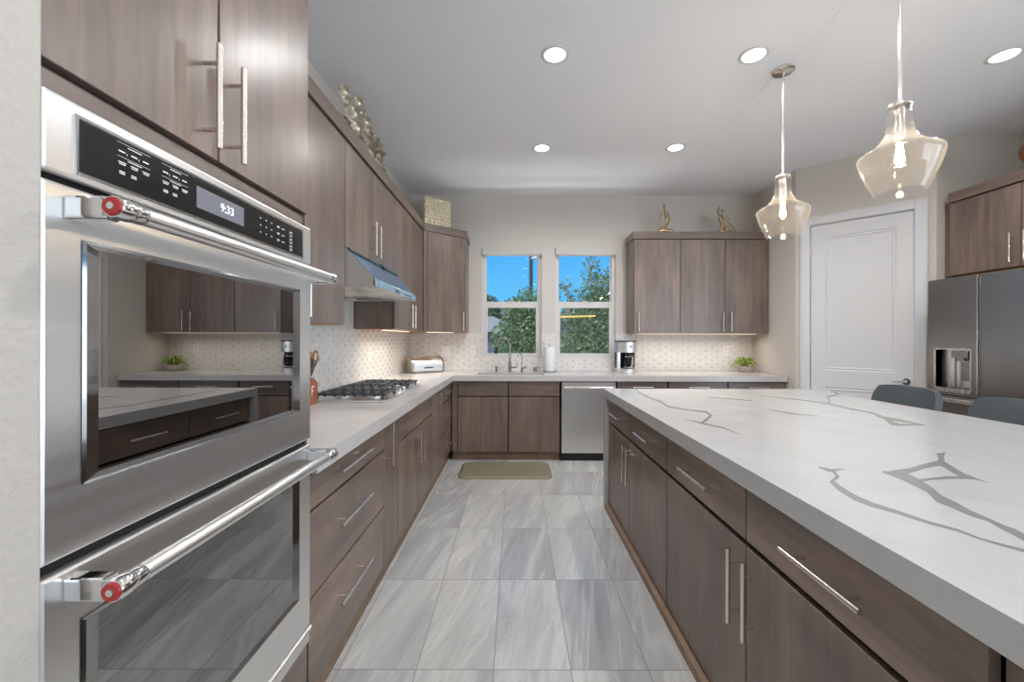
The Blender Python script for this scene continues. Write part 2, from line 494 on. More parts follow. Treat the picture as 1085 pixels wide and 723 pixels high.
w.box(0, DS0 - .008, -0.12, 0, 0, CH); w.box(DS1 + .008, DL, -0.12, 0, 0, CH); w.box(DS0 - .008, DS1 + .008, -0.12, 0, 2.446, CH)
struct('wall_pantry', w, 'wall paint')
struct('wall_fridge_back', MB().box(3.590, 4.45, 3.548, 3.68, 0, CH), 'wall paint')
# right-hand wall and the great room behind the camera, with unseen openings for the added fill lamps
struct('wall_right', MB().box(4.30, 4.45, 1.2, 3.56, 0, CH), 'wall paint')
struct('wall_right_return', MB().box(4.45, 7.2, 1.2, 1.32, 0, CH), 'wall paint')
wr_ = MB(); wr_.M = Matrix(((0, 0, 1, 0), (1, 0, 0, 0), (0, 1, 0, 0), (0, 0, 0, 1)))
wr_.cells([-4.9, -4.3, -1.9, -1.65, 0.75, 1.32], [0, 0.15, 2.55, CH], lambda i, j: not (i in (1, 3) and j == 1), 7.05, 7.2)
struct('wall_far_right', wr_, 'wall paint')
wf = MB(); wf.M = Matrix(((1, 0, 0, 0), (0, 0, 1, 0), (0, 1, 0, 0), (0, 0, 0, 1)))
wf.cells([-0.648, 3.85, 6.85, 7.2], [0, 0.15, 2.55, CH], lambda i, j: not (i == 1 and j == 1), -4.75, -4.6)
struct('wall_front', wf, 'wall paint')

# windows over the sink: vinyl frame, two sashes, glass
def kitchen_window(n, x0, x1):
    y = BY + 0.045
    r = sroot('window_%d' % n, ((x0 + x1) / 2, y, WZ[0]))
    m = MB(); f = 0.040
    m.box(x0, x0 + f, y, y + .07, WZ[0], WZ[1]); m.box(x1 - f, x1, y, y + .07, WZ[0], WZ[1])
    m.box(x0 + f, x1 - f, y, y + .07, WZ[0], WZ[0] + f); m.box(x0 + f, x1 - f, y, y + .07, WZ[1] - f, WZ[1])
    link('window_frame', m, 'window vinyl', r)
    m = MB(); zm = 1.722; g = 0.026
    a0, a1 = x0 + f, x1 - f
    m.box(a0, a0 + g, y + .006, y + .034, WZ[0] + f, zm + .036, bv=.003); m.box(a1 - g, a1, y + .006, y + .034, WZ[0] + f, zm + .036, bv=.003)
    m.box(a0 + g, a1 - g, y + .006, y + .034, WZ[0] + f, WZ[0] + f + .022, bv=.003); m.box(a0 + g, a1 - g, y + .006, y + .034, zm - .036, zm + .036, bv=.003)
    s_ = link('lower_sash', m, 'window vinyl', r)
    link('latch', MB().box((x0 + x1) / 2 - .03, (x0 + x1) / 2 + .03, y - .004, y + .008, zm + .034, zm + .046, bv=.003), 'window vinyl', s_)
    link('pane', MB().box(a0 + g, a1 - g, y + .018, y + .022, WZ[0] + f + .02, zm - .03), 'pane glass', r)
    m = MB(); m.box(a0, a0 + .012, y + .038, y + .06, zm, WZ[1] - f); m.box(a1 - .012, a1, y + .038, y + .06, zm, WZ[1] - f); m.box(a0, a1, y + .038, y + .06, zm - .01, zm + .03)
    link('upper_sash', m, 'window vinyl', r)
    link('pane', MB().box(a0 + .01, a1 - .01, y + .048, y + .052, zm + .02, WZ[1] - f), 'pane glass', r)
kitchen_window(1, *W1); kitchen_window(2, *W2)
for (x0, x1), lb in ((W1, 'white roller shade rolled up at the head of the window over the sink'), (W2, 'white roller shade rolled up over the window beside the coffee maker')):
    sh = thing('roller_shade', lb, 'window shade', ((x0 + x1) / 2, BY, 2.325), 'rolled shades above the windows')
    link('cassette', MB().box(x0 + .003, x1 - .003, BY - .022, BY + .040, 2.325, WZ[1] - .001, bv=.006), 'shade fabric', sh)
    link('hem_bar', MB().box(x0 + .02, x1 - .02, BY + .006, BY + .016, 2.312, 2.326, bv=.003), 'window vinyl', sh)

# pantry door in the angled wall
dr = sroot('door_1', DM @ Vector((0.5, 0, 0)))
m = MB(); m.M = DM
cw = 0.082
m.box(DS0 - cw, DS0, 0.0005, 0.020, 0, 2.446 + cw, bv=.004); m.box(DS1, DS1 + cw, 0.0005, 0.020, 0, 2.446 + cw, bv=.004)
m.box(DS0, DS1, 0.0005, 0.020, 2.446, 2.446 + cw, bv=.004)
m.box(DS0 - cw + .012, DS0 - cw + .022, 0.018, 0.026, 0, 2.446 + cw - .012); m.box(DS1 + cw - .022, DS1 + cw - .012, 0.018, 0.026, 0, 2.446 + cw - .012)
m.box(DS0 - cw + .012, DS1 + cw - .012, 0.018, 0.026, 2.446 + cw - .022, 2.446 + cw - .012)
m.box(DS0 - .006, DS0, -0.12, 0.0, 0, 2.446); m.box(DS1, DS1 + .006, -0.12, 0.0, 0, 2.446); m.box(DS0, DS1, -.12, 0.0, 2.440, 2.446)
link('casing', m, 'white paint', dr)
m = MB(); m.M = DM
d0, d1 = DS0 + .004, DS1 - .004
st_ = 0.115
def leafpanel(z0, z1):
    a0, a1 = d0 + st_, d1 - st_
    # stepped moulding sinking to a flat field
    prof = [(0.0, -0.004), (0.010, -0.012), (0.022, -0.007), (0.034, -0.014), (0.040, -0.014)]
    prev = None
    for q, dep in prof:
        ring = [(a0 + q, dep, z0 + q), (a1 - q, dep, z0 + q), (a1 - q, dep, z1 - q), (a0 + q, dep, z1 - q)]
        if prev:
            m._add(prev + ring, [(i, (i + 1) % 4, 4 + (i + 1) % 4, 4 + i) for i in range(4)])
        prev = ring
    m._add(prev, [(0, 1, 2, 3)])
PZ = [(0.20, 0.835), (1.00, 2.315)]
y0 = -0.004
m.box(d0, d0 + st_, -.040, y0, 0.01, 2.436); m.box(d1 - st_, d1, -.040, y0, 0.01, 2.436)
for a, b in ((0.01, PZ[0][0]), (PZ[0][1], PZ[1][0]), (PZ[1][1], 2.436)): m.box(d0 + st_, d1 - st_, -.040, y0, a, b)
for z0, z1 in PZ: leafpanel(z0, z1)
lf = link('door_leaf', m, 'white paint', dr, weld=False)
m = MB(); m.M = DM
m.cyl((d1 - .048, -.004, 0.93), (d1 - .048, .010, 0.93), .028, 20); m.cyl((d1 - .048, .010, .93), (d1 - .048, .052, .93), .010, 12)
m.tube([(d1 - .040, .050, .93), (d1 - .075, .054, .932), (d1 - .135, .050, .928)], [.012, .011, .008], 10)
link('lever_handle', m, 'chrome', dr)
for hz in (0.35, 1.28, 2.20):
    m = MB(); m.M = DM
    m.cyl((DS0 + .002, .004, hz - .05), (DS0 + .002, .004, hz + .05), .008, 10)
    link('hinge', m, 'satin nickel', dr)
# baseboards
m = MB(); m.M = DM
m.box(0.004, DS0 - cw - .001, .0005, .014, 0, .10); m.box(DS1 + cw + .001, DL - .004, .0005, .014, 0, .10)
struct('baseboard_pantry', m, 'white paint')
struct('baseboard_right', MB().box(RX - .034, RX - .0205, 4.29, 4.40, 0, .10), 'white paint')
# mosaic splashback on the left and back walls
struct('trim_2', MB().box(LX + .0005, LX + .009, 1.372, BY - .0005, 0.9145, 1.376), 'marble mosaic side').name = 'wall_splashback_left'
sb = MB(); sb.M = Matrix(((1, 0, 0, 0), (0, 0, 1, 0), (0, 1, 0, 0), (0, 0, 0, 1)))
sb.cells([LX + .0095, W1[0], W1[1], W2[0], W2[1], RX - .0205], [0.9145, WZ[0], 1.372], lambda i, j: not (j == 1 and i in (1, 3)), BY - .009, BY - .0005)
struct('wall_splashback_back', sb, 'marble mosaic back')

# ================================================================== cabinetry helpers
class Face:
    """A cabinet front. axis: the axis its normal lies on; pos: door face; sgn: which way it looks. Points are (along, out, up)."""
    def __init__(s, axis, pos, sgn):
        if axis == 'X': s.M = Matrix(((0, sgn, 0, pos), (1, 0, 0, 0), (0, 0, 1, 0), (0, 0, 0, 1)))
        else: s.M = Matrix(((1, 0, 0, 0), (0, sgn, 0, pos), (0, 0, 1, 0), (0, 0, 0, 1)))
    def box(s, *a, bv=0.0, mb=None):
        m = mb or MB(); m.M = s.M; m.box(*a, bv=bv); return m
    def pt(s, a, d, z): return s.M @ Vector((a, d, z))
def pull(face, parent, a, z, length, vertical, r=0.0066, off=0.034):
    m = MB(); m.M = face.M
    h = length / 2; q = h * 0.64
    if vertical:
        m.cyl((a, off, z - h), (a, off, z + h), r, 14)
        for t in (-q, q): m.cyl((a, -.001, z + t), (a, off, z + t), r * .72, 10)
    else:
        m.cyl((a - h, off, z), (a + h, off, z), r, 14)
        for t in (-q, q): m.cyl((a + t, -.001, z), (a + t, off, z), r * .72, 10)
    return link('handle', m, 'satin nickel', parent)
G = 0.0033
def front(face, parent, name, a0, a1, z0, z1, grain):
    return link(name, face.box(a0 + G, a1 - G, -.020, 0, z0 + G, z1 - G, bv=.0018), 'stained wood upright grain' if grain == 'v' else 'stained wood level grain', parent)
def carcass(face, parent, a0, a1, depth, z0, z1, mat='gap shade carcass'):
    return link('carcass', face.box(a0 + .0006, a1 - .0006, -depth, -.0225, z0, z1), mat, parent)

# ================================================================== oven tower
XF = -0.680
FL = Face('X', XF, 1)
T0, T1 = 0.5715, 1.366
tc = thing('oven_cabinet', 'tall dark-stained cabinet housing the double oven, with two doors above it', 'cabinet', (-0.99, (T0 + T1) / 2, 0))
m = MB()
m.box(LX + .001, -.703, T0, T0 + .018, 0.10, 2.52); m.box(LX + .001, -.683, T1 - .018, T1, 0.10, 2.52)
m.box(LX + .001, -.703, T0 + .018, T1 - .018, 1.672, 2.43); m.box(LX + .001, -.703, T0 + .018, T1 - .018, 0.10, 0.315)
link('carcass', m, 'stained wood upright grain', tc)
mid = 0.953
d = front(FL, tc, 'door', T0 + .002, mid, 1.700, 2.437, 'v'); pull(FL, d, mid - .046, 1.826, .228, True)
d = front(FL, tc, 'door', mid, T1, 1.700, 2.437, 'v'); pull(FL, d, mid + .036, 1.826, .228, True)
link('rail', FL.box(T0, T1, -.026, -.010, 1.660, 1.694), 'stained wood level grain', tc)
d = front(FL, tc, 'drawer', T0 + .002, T1 - .004, 0.115, 0.312, 'h'); pull(FL, d, (T0 + T1) / 2, .235, .33, False)
link('cornice', MB().box(LX + .001, -.640, T0, T1 + .004, 2.44, 2.522, bv=.002), 'stained wood level grain', tc)
link('toe_kick', MB().box(LX + .01, -.715, T0, T1, 0, 0.099), 'toe board', tc)

# ------------------------------------------------------------------ double oven
OX = -0.655
FO = Face('X', OX, 1)
O0, O1 = 0.5745, 1.334
ov = thing('double_wall_oven', 'stainless steel double wall oven with red-capped handles built into the tall cabinet', 'oven', (-0.95, (O0 + O1) / 2, 0.32))
link('body', MB().box(-1.25, -.684, O0 + .02, O1 - .02, 0.325, 1.655), 'black enamel', ov)
link('surround', MB().box(-.684, -.672, O0 + .001, O1 - .001, 0.322, 1.657), 'black gap', ov)
# control panel: shallow crowned steel with an inset black glass
m = MB(); m.M = FO.M
m.box(O0, O1, -.016, 0.0, 1.533, 1.650, bv=.006)
cp = link('control_panel', m, 'brushed steel', ov)
link('touch_glass', FO.box(0.622, 1.276, -.003, .0018, 1.547, 1.627, bv=.003), 'black glass', cp)
m = MB(); m.M = FO.M
for q in ((0.617, 0.622, 1.542, 1.632), (1.276, 1.281, 1.542, 1.632), (0.622, 1.276, 1.542, 1.547), (0.622, 1.276, 1.627, 1.632)): m.box(q[0], q[1], -.003, .003, q[2], q[3], bv=.001)
link('bezel', m, 'chrome', cp)
link('display', FO.box(0.852, 1.000, .0012, .0024, 1.567, 1.611), 'display grey', cp)
# printed legends: too small to read in the photograph, kept as short dashes in the same clusters
def legend(dashes):
    m = MB(); m.M = FO.M
    for a, z, w, h in dashes: m.box(a, a + w, .0012, .0024, z, z + h)
    link('legend', m, 'white print', cp)
def cluster(a0):
    D = []
    def dash(a, z, w, h=.0016): D.append((a0 + a * .62, z, w * .62, h))
    dash(0, 1.6215, .100, .0005); dash(.030, 1.6170, .042)
    for k in range(3): dash(.004 + .036 * k, 1.6065, .018, .0022)
    dash(0, 1.5985, .100, .0005); dash(.030, 1.5950, .042, .0014)
    for k in range(3):
        dash(.003 + .036 * k, 1.5890, .022); dash(.005 + .036 * k, 1.5860, .018)
    for k in range(2):
        dash(.006 + .034 * k, 1.5735, .016); dash(.006 + .034 * k, 1.5705, .016)
    for k in range(2): dash(.027 + .036 * k, 1.604, .001, .004)
    legend(D)
cluster(0.682); cluster(0.768)
for i in range(3): legend([(1.064 + .024 * i, 1.606 - .018 * j, .004, .0025) for j in range(3)])
legend([q for j in range(3) for q in ((1.140, 1.606 - .018 * j, .012, .0016), (1.140, 1.603 - .018 * j, .010, .0016), (1.162, 1.604 - .018 * j, .014, .0018))])
legend([q for j in range(3) for q in ((1.200, 1.600 - .020 * j, .020, .0008), (1.203, 1.605 - .020 * j, .013, .0024), (1.203, 1.594 - .020 * j, .013, .0020))])
tcv = bpy.data.curves.new('clock_digits', 'FONT'); tcv.body = '9:33'; tcv.size = 0.026; tcv.align_x = 'CENTER'; tcv.align_y = 'CENTER'; tcv.extrude = .0003
tcv.materials.append(MAT['clock light'])
tt = bpy.data.objects.new('clock_text', tcv); C.objects.link(tt)
bpy.context.view_layer.update()
tme = bpy.data.meshes.new_from_object(tt.evaluated_get(bpy.context.evaluated_depsgraph_get()))
bpy.data.objects.remove(tt)
to = bpy.data.objects.new('clock_digits', tme); C.objects.link(to); to.parent = cp
to.rotation_euler = (PI / 2, 0, PI / 2); to.location = Vector((OX + .0030, 0.942, 1.588)) - ORG[cp.name]

def oven_door(name, z0, z1, wz0, wz1, hz, glass, reveal):
    m = MB(); m.M = FO.M
    a0, a1, w0, w1 = O0, O1, 0.630, 1.262
    # steel skin around a window opening
    e = .005
    def rect(p0, p1, q0, q1, dd): return [(p0, dd, q0), (p1, dd, q0), (p1, dd, q1), (p0, dd, q1)]
    rg = [rect(w0, w1, wz0, wz1, -.016), rect(w0, w1, wz0, wz1, 0), rect(a0 + e, a1 - e, z0 + e, z1 - e, 0), rect(a0 + e * .3, a1 - e * .3, z0 + e * .3, z1 - e * .3, -e * .4), rect(a0, a1, z0, z1, -e), rect(a0, a1, z0, z1, -.016)]
    for r0, r1 in list(zip(rg, rg[1:])) + [(rg[-1], rg[0])]:
        m._add(r0 + r1, [(k, (k + 1) % 4, 4 + (k + 1) % 4, 4 + k) for k in range(4)])
    d = link('door', m, 'brushed steel', ov)
    m = MB(); m.M = FO.M
    b = .029
    # polished bezel that slopes in to the glass
    o_ = [(w0 - .002, .0015, wz0 - .002), (w1 + .002, .0015, wz0 - .002), (w1 + .002, .0015, wz1 + .002), (w0 - .002, .0015, wz1 + .002)]
    c_ = [(w0 + .003, .0035, wz0 + .003), (w1 - .003, .0035, wz0 + .003), (w1 - .003, .0035, wz1 - .003), (w0 + .003, .0035, wz1 - .003)]
    i_ = [(w0 + b, -.004, wz0 + .010), (w1 - b, -.004, wz0 + .010), (w1 - b, -.004, wz1 - .010), (w0 + b, -.004, wz1 - .010)]
    for r0, r1 in ((o_, c_), (c_, i_)):
        m._add(r0 + r1, [(k, (k + 1) % 4, 4 + (k + 1) % 4, 4 + k) for k in range(4)])
    link('bezel', m, reveal, d, weld=False)
    link('window_glass', FO.box(w0 + b - .001, w1 - b + .001, -.014, -.0038, wz0 + .009, wz1 - .009), glass, d)
    # bar handle carried by two blocks
    m = MB(); m.M = FO.M
    hx = .072
    m.tube([(0.632, hx, hz), (0.640, hx, hz), (1.300, hx, hz), (1.308, hx, hz)], [.0125, .0142, .0142, .0125], 20)
    link('handle', m, 'brushed steel', d)
    for c, s in ((0.616, 1), (1.322, -1)):
        m = MB(); m.M = FO.M
        m.box(c - .013, c + .013, -.001, .060, hz - .017, hz + .017, bv=.004)
        m.tube([(c - .014, hx, hz), (c - .010, hx, hz), (c + .010, hx, hz), (c + .014, hx, hz)], [.0155, .0175, .0175, .0155], 22)
        m.tube([(c + s * .014, hx, hz), (c + s * .030, hx, hz), (c + s * .034, hx, hz)], [.0158, .0158, .014], 22)
        link('handle_bracket', m, 'chrome', d)
    for c, s in ((0.602, -1), (1.336, 1)):
        m = MB(); m.M = FO.M
        m.tube([(c, hx, hz), (c + s * .003, hx, hz)], [.0142, .0130], 22)
        link('handle_cap', m, 'red enamel', d, 'red enamel handle cap')
    m = MB(); m.M = FO.M
    m.tube([(0.599, hx, hz), (0.5975, hx, hz)], .0052, 16)
    link('cap_stud', m, 'chrome', d)
    return d
oven_door('upper', 0.978, 1.522, 1.078, 1.445, 1.489, 'tinted oven glass', 'polished trim')
oven_door('lower', 0.386, 0.960, 0.505, 0.872, 0.937 - .006, 'tinted oven glass', 'polished trim')
m = MB(); m.M = FO.M
m.box(O0, O1, -.016, -.002, 0.330, 0.376, bv=.004); m.box(O0, O1, -.012, .006, 0.368, 0.382, bv=.003)
link('lower_trim', m, 'brushed steel', ov)

# ================================================================== left base cabinets
CT = 0.854     # underside of the worktops
TK = 0.100
def base_root(face, name, label, a0, a1, depth, toe):
    c = face.pt((a0 + a1) / 2, -depth / 2, 0)
    r = thing(name, label, 'cabinet', c, None)
    carcass(face, r, a0, a1, depth, TK, CT - .001)
    link('toe_kick', face.box(a0 + .0006, a1 - .0006, -.060, toe, 0.0, TK - .0005), 'toe board', r)
    return r
DEP = 0.600
r = base_root(FL, 'drawer_base_cabinet', 'dark-stained three-drawer base cabinet right beside the oven tower', T1 + .004, 2.163, DEP, -.035)
for z0, z1 in ((.722, .848), (.428, .718), (.115, .424)):
    d = front(FL, r, 'drawer', T1 + .006, 2.163, z0, z1, 'h'); pull(FL, d, 1.725, (z0 + z1) / 2 + {.722: .012, .428: .022, .115: .028}[z0], .330, False)
r = base_root(FL, 'pullout_base_cabinet', 'narrow pull-out cabinet between the tall drawer base and the cooktop cabinet', 2.163, 2.423, DEP, -.035)
d = front(FL, r, 'door', 2.163, 2.423, .115, .848, 'v'); pull(FL, d, 2.212, .738, .228, True)
r = base_root(FL, 'cooktop_base_cabinet', 'wide dark-stained cabinet with two doors under the gas cooktop', 2.423, 3.413, DEP, -.035)
front(FL, r, 'false_front', 2.423, 3.413, .688, .848, 'h')
d = front(FL, r, 'door', 2.423, 2.918, .115, .684, 'v'); pull(FL, d, 2.858, .552, .222, True)
d = front(FL, r, 'door', 2.918, 3.413, .115, .684, 'v'); pull(FL, d, 2.972, .545, .222, True)
r = base_root(FL, 'pullout_base_cabinet', 'narrow pull-out cabinet just past the cooktop cabinet', 3.413, 3.705, DEP, -.035)
d = front(FL, r, 'door', 3.413, 3.705, .115, .848, 'v'); pull(FL, d, 3.618, .722, .228, True)
r = base_root(FL, 'drawer_base_cabinet', 'slim three-drawer base cabinet at the inside corner near the sink', 3.705, 4.395, DEP, -.035)
for z0, z1 in ((.688, .848), (.400, .684), (.115, .396)):
    d = front(FL, r, 'drawer', 3.705, 4.392, z0, z1, 'h'); pull(FL, d, 4.14, (z0 + z1) / 2 - .004, .26, False)

# ------------------------------------------------------------------ back base cabinets
FB = Face('Y', 4.430, -1)
r = thing('sink_base_cabinet', 'dark-stained sink cabinet with two doors behind the floor mat', 'cabinet', (-.1, 4.74, 0))
m = MB(); m.M = FB.M
m.box(-.672, .475, -.040, -.0225, TK, CT - .001); m.box(-.612, -.594, -DEP, -.0225, TK, CT - .001); m.box(.457, .475, -DEP, -.0225, TK, CT - .001); m.box(-.594, .457, -DEP, -.04, TK, TK + .018)
link('carcass', m, 'gap shade carcass', r)
link('toe_kick', FB.box(-.672, .475, -.075, -.055, 0, TK - .0005), 'toe board', r)
link('filler', FB.box(-.674, -.616, -.022, -.004, .100, .852, bv=.001), 'stained wood upright grain', r)
for a0, a1, h in ((-.613, -.075, -.123), (-.071, .474, -.021)):
    front(FB, r, 'false_front', a0, a1, .690, .850, 'h')
    d = front(FB, r, 'door', a0, a1, .092, .685, 'v'); pull(FB, d, h, .545, .225, True)
for i, (a0, a1) in enumerate(((1.085, 1.622), (1.632, 2.262), (2.268, 2.882))):
    lb = ('base cabinet beside the dishwasher, below the coffee maker', 'middle base cabinet of the back run, below the wall cabinet', 'base cabinet at the wall end, below the potted succulent')[i]
    r = base_root(FB, 'base_cabinet', lb, a0, a1, DEP, -.055)
    d = front(FB, r, 'drawer', a0, a1, .690, .850, 'h'); pull(FB, d, (a0 + a1) / 2, .79, .22, False)
    h = (a0 + a1) / 2
    d = front(FB, r, 'door', a0, h, .105, .686, 'v'); pull(FB, d, h - .035, .545, .22, True)
    d = front(FB, r, 'door', h, a1, .105, .686, 'v'); pull(FB, d, h + .035, .545, .22, True)
# dishwasher
dw = thing('dishwasher', 'stainless steel dishwasher with a bar handle beside the sink cabinet', 'dishwasher', (.78, 4.74, 0))
link('tub', FB.box(.481, 1.079, -.58, -.022, .075, CT - .004), 'black enamel', dw)
d = link('door', FB.box(.494, 1.070, -.020, .004, .085, .842, bv=.004), 'brushed steel', dw)
m = MB(); m.M = FB.M
m.cyl((.515, .044, .786), (1.050, .044, .786), .0095, 16)
for a in (.535, 1.03): m.cyl((a, .0, .786), (a, .044, .786), .007, 10)
link('handle', m, 'satin nickel', d)
link('toe_plate', FB.box(.486, 1.075, -.045, -.020, .0, .078), 'black plastic', dw)

# ------------------------------------------------------------------ worktops
m = MB()
SX = (-.425, .318); SY = (4.505, 4.775)
xs_ = [LX + .0005, -.650, SX[0], SX[1], 2.872]; ys_ = [T1 + .002, 4.386, SY[0], SY[1], BY - .0005]
m.cells(xs_, ys_, lambda i, j: (i == 0) or (j > 0 and not (i == 2 and j == 2)), CT, 0.914)
wt_ = link('worktop', m, 'plain light quartz', None)
tag(wt_, 'pale grey L-shaped quartz worktop running from the oven tower round past the sink', 'countertop')
# ================================================================== island
IX0, IX1, IY0, IY1 = 0.687, 2.285, 0.42, 3.240
VEINS = [[[[0.9098,1.2467],[0.9106,1.2193],[0.9176,1.2018],[0.9013,1.1698],[0.8482,1.1235],[0.8229,1.059],[0.8106,0.9973],[0.8185,0.9555],[0.8402,0.921],[0.8618,0.868],[0.887,0.8342],[0.8936,0.8024],[0.9069,0.7726],[0.9221,0.7504]],[[0.9195,1.2585],[0.933,1.246],[0.9396,1.2246],[0.9084,1.164],[0.8685,1.1311],[0.8534,1.0886],[0.842,1.0285],[0.8438,0.981],[0.8605,0.9405],[0.8769,0.8814],[0.8997,0.8447],[0.9028,0.8096],[0.9198,0.7825],[0.9399,0.7635]]],[[[0.9169,1.2093],[0.9516,1.223],[0.9805,1.2349]],[[0.9336,1.2325],[0.9633,1.2387],[0.9836,1.2389]]],[[[1.0625,1.2046],[1.0615,1.1469],[1.0488,1.0936],[1.0383,1.0501],[0.9999,0.9863],[0.9985,0.9505],[0.9941,0.9104],[1.0018,0.8804],[0.9855,0.8409],[0.9817,0.8206],[0.9701,0.7881]],[[1.0731,1.216],[1.1332,1.2167],[1.1155,1.1522],[1.0903,1.0917],[1.0537,1.0291],[1.0454,0.9884],[1.0253,0.935],[1.0206,0.8946],[1.0141,0.8615],[1.0166,0.8451],[1.0053,0.8116]]],[[[1.0901,1.2066],[1.1356,1.196],[1.2247,1.2433],[1.2937,1.2697],[1.2944,1.2482]],[[1.1038,1.222],[1.1806,1.246],[1.2649,1.2879],[1.3515,1.327],[1.3493,1.2968]]],[[[1.4159,1.4037],[1.4088,1.3885],[1.3762,1.3536],[1.3107,1.2918]],[[1.4742,1.4221],[1.4403,1.3961],[1.3986,1.357],[1.3387,1.295]]],[[[1.303,1.2741],[1.2646,1.2038],[1.2416,1.153],[1.2697,1.1452],[1.2713,1.116]],[[1.3617,1.3225],[1.3189,1.2476],[1.2902,1.1935],[1.2817,1.1552],[1.2732,1.1176]]],[[[1.2782,1.1766],[1.2101,1.1707],[1.1468,1.1545],[1.0972,1.1454]],[[1.2515,1.1518],[1.1887,1.1496],[1.1306,1.1374],[1.0672,1.1125]]],[[[1.8082,2.086],[1.7913,2.0246],[1.7954,1.9676],[1.8181,1.9284],[1.8412,1.8678]],[[1.8809,2.1643],[1.8514,2.0891],[1.8639,2.04],[1.8661,1.9775],[1.8505,1.8768]]],[[[1.8123,2.0558],[1.6899,1.8705],[1.7144,1.8574],[1.8413,1.8677]],[[1.859,2.1019],[1.7765,1.957],[1.7664,1.9131],[1.8504,1.8769]]],[[[0.916,3.1622],[0.8819,2.9427],[0.8717,2.7255],[0.8808,2.5183],[0.8646,2.3566],[0.9319,2.2509],[0.9986,2.1841],[0.9832,2.1036],[0.9117,2.0006],[0.8454,1.9054]],[[0.9318,3.2023],[0.9017,2.995],[0.8948,2.7864],[0.9067,2.5798],[0.8842,2.404],[0.9475,2.2865],[1.0234,2.2338],[0.9988,2.1038],[0.8948,1.9464],[0.8385,1.884]]],[[[0.8191,2.0102],[0.8448,1.889],[0.8978,1.7927],[0.9074,1.6826]],[[0.8222,2.017],[0.8632,1.926],[0.9131,1.8201],[0.9103,1.6872]]],[[[2.4159,3.2288],[2.2486,2.8968]],[[2.4426,3.262],[2.2823,2.937]]],[[[2.2817,2.9387],[2.12,2.8387],[1.9853,2.6344],[1.8987,2.54]],[[2.2492,2.8952],[2.055,2.7389],[2.0014,2.6347],[1.8724,2.4976]]],[[[1.6633,2.8288],[1.8008,2.6681],[1.8606,2.4862],[1.8521,2.2718],[1.8503,2.13]],[[1.6717,2.8427],[1.818,2.693],[1.8941,2.5294],[1.8826,2.3076],[1.8933,2.1776]]],[[[1.276,2.7684],[1.3787,2.6802],[1.484,2.5975]],[[1.2823,2.7818],[1.3986,2.7182],[1.4908,2.6093]]],[[[1.3836,2.2879],[1.4066,2.1928],[1.4457,2.1209],[1.5306,2.0912]],[[1.3894,2.2969],[1.4235,2.218],[1.4623,2.1445],[1.5362,2.0988]]]]
m = MB()
m.box(IX0, IX1, IY0, IY1, CT, 0.914)
m.box(IX0, IX1, IY1 - .055, IY1, 0.0, CT); m.box(IX0, IX1, IY0, IY0 + .055, 0.0, CT)
m.cur = 1
for vi, (L, R) in enumerate(VEINS):
    zv = .91425 + .00004 * vi
    vs = [(x, y, zv) for x, y in L] + [(x, y, zv) for x, y in R]; n = len(L)
    m._add(vs, [(k, k + 1, n + k + 1, n + k) for k in range(n - 1)])
it = link('island_worktop', m, ['white quartz', 'quartz vein'], None, weld=False)
for p in it.data.polygons:
    if p.material_index == 1 and p.normal.z < 0: p.flip()
tag(it, 'white quartz island slab with grey veins and sides falling to the floor', 'island countertop')
FI = Face('X', 0.712, -1)
def island_unit(a0, a1, label, h0, h1):
    r = thing('island_base_cabinet', label, 'cabinet', FI.pt((a0 + a1) / 2, -.3, 0))
    carcass(FI, r, a0, a1, .60, .045, CT - .001)
    link('toe_kick', FI.box(a0 + .0006, a1 - .0006, -.060, .024, 0, .040, bv=.002), 'toe board', r)
    return r
units = ((1.953, 3.178, 2.592, 'island cabinet nearest the dishwasher, two drawers over two doors'), (0.622, 1.949, 1.283, 'island cabinet closest to the camera, two drawers over two doors'))
for a0, a1, mid, lb in units:
    r = island_unit(a0, a1, lb, 0, 0)
    for b0, b1 in ((a0, mid), (mid, a1)):
        d = front(FI, r, 'drawer', b0, b1, .676, .846, 'h'); pull(FI, d, (b0 + b1) / 2 + (.0 if a0 > 1 else -.01), .762, .232 if a0 > 1 else .25, False)
    for b0, b1, h in ((a0, mid, mid - .045), (mid, a1, mid + .042)):
        d = front(FI, r, 'door', b0, b1, .046, .664, 'v'); pull(FI, d, h, .515, .236, True)
link('x', MB().box(.73, 1.20, IY0 + .056, .618, .0, CT - .001), 'stained wood upright grain', None).name = 'island_filler_panel'
tag(bpy.data.objects['island_filler_panel'], 'dark wood filler at the near end of the island under the slab', 'panel')
link('x', MB().box(1.316, 1.334, IY0 + .057, IY1 - .057, 0.0, CT - .001), 'stained wood upright grain', None).name = 'island_back_panel'
tag(bpy.data.objects['island_back_panel'], 'dark wood back panel of the island on the stool side', 'panel')

# ================================================================== wall cabinets
UB, UD, UT, CTOP = 1.375, 2.436, 2.440, 2.522
XU = -0.972
FU = Face('X', XU, 1)
def upper(face, name, label, a0, a1, depth, z0, cat='wall cabinet', cor0=0.0, cor1=0.0, skin=None):
    r = thing(name, label, cat, face.pt((a0 + a1) / 2, -depth / 2, z0))
    m = MB(); m.M = face.M
    t = .018
    m.box(a0 + .0006, a0 + t, -depth, -.0225, z0 + .001, UT); m.box(a1 - t, a1 - .0006, -depth, -.0225, z0 + .001, UT)
    m.box(a0 + t, a1 - t, -depth, -.0225, UT - t, UT); m.box(a0 + t, a1 - t, -depth, -.05, z0 + .020, z0 + .030); m.box(a0 + t, a1 - t, -.045, -.0225, z0 + .03, UT - t)
    link('carcass', m, skin or 'gap shade carcass', r)
    link('bottom_panel', face.box(a0 + t, a1 - t, -depth, -.026, z0 + .002, z0 + .0195), 'raw birch', r, 'pale unfinished underside')
    link('cornice', face.box(a0 - cor0, a1 + cor1, -depth, .014, UT + .001, CTOP, bv=.002), 'stained wood level grain', r)
    return r
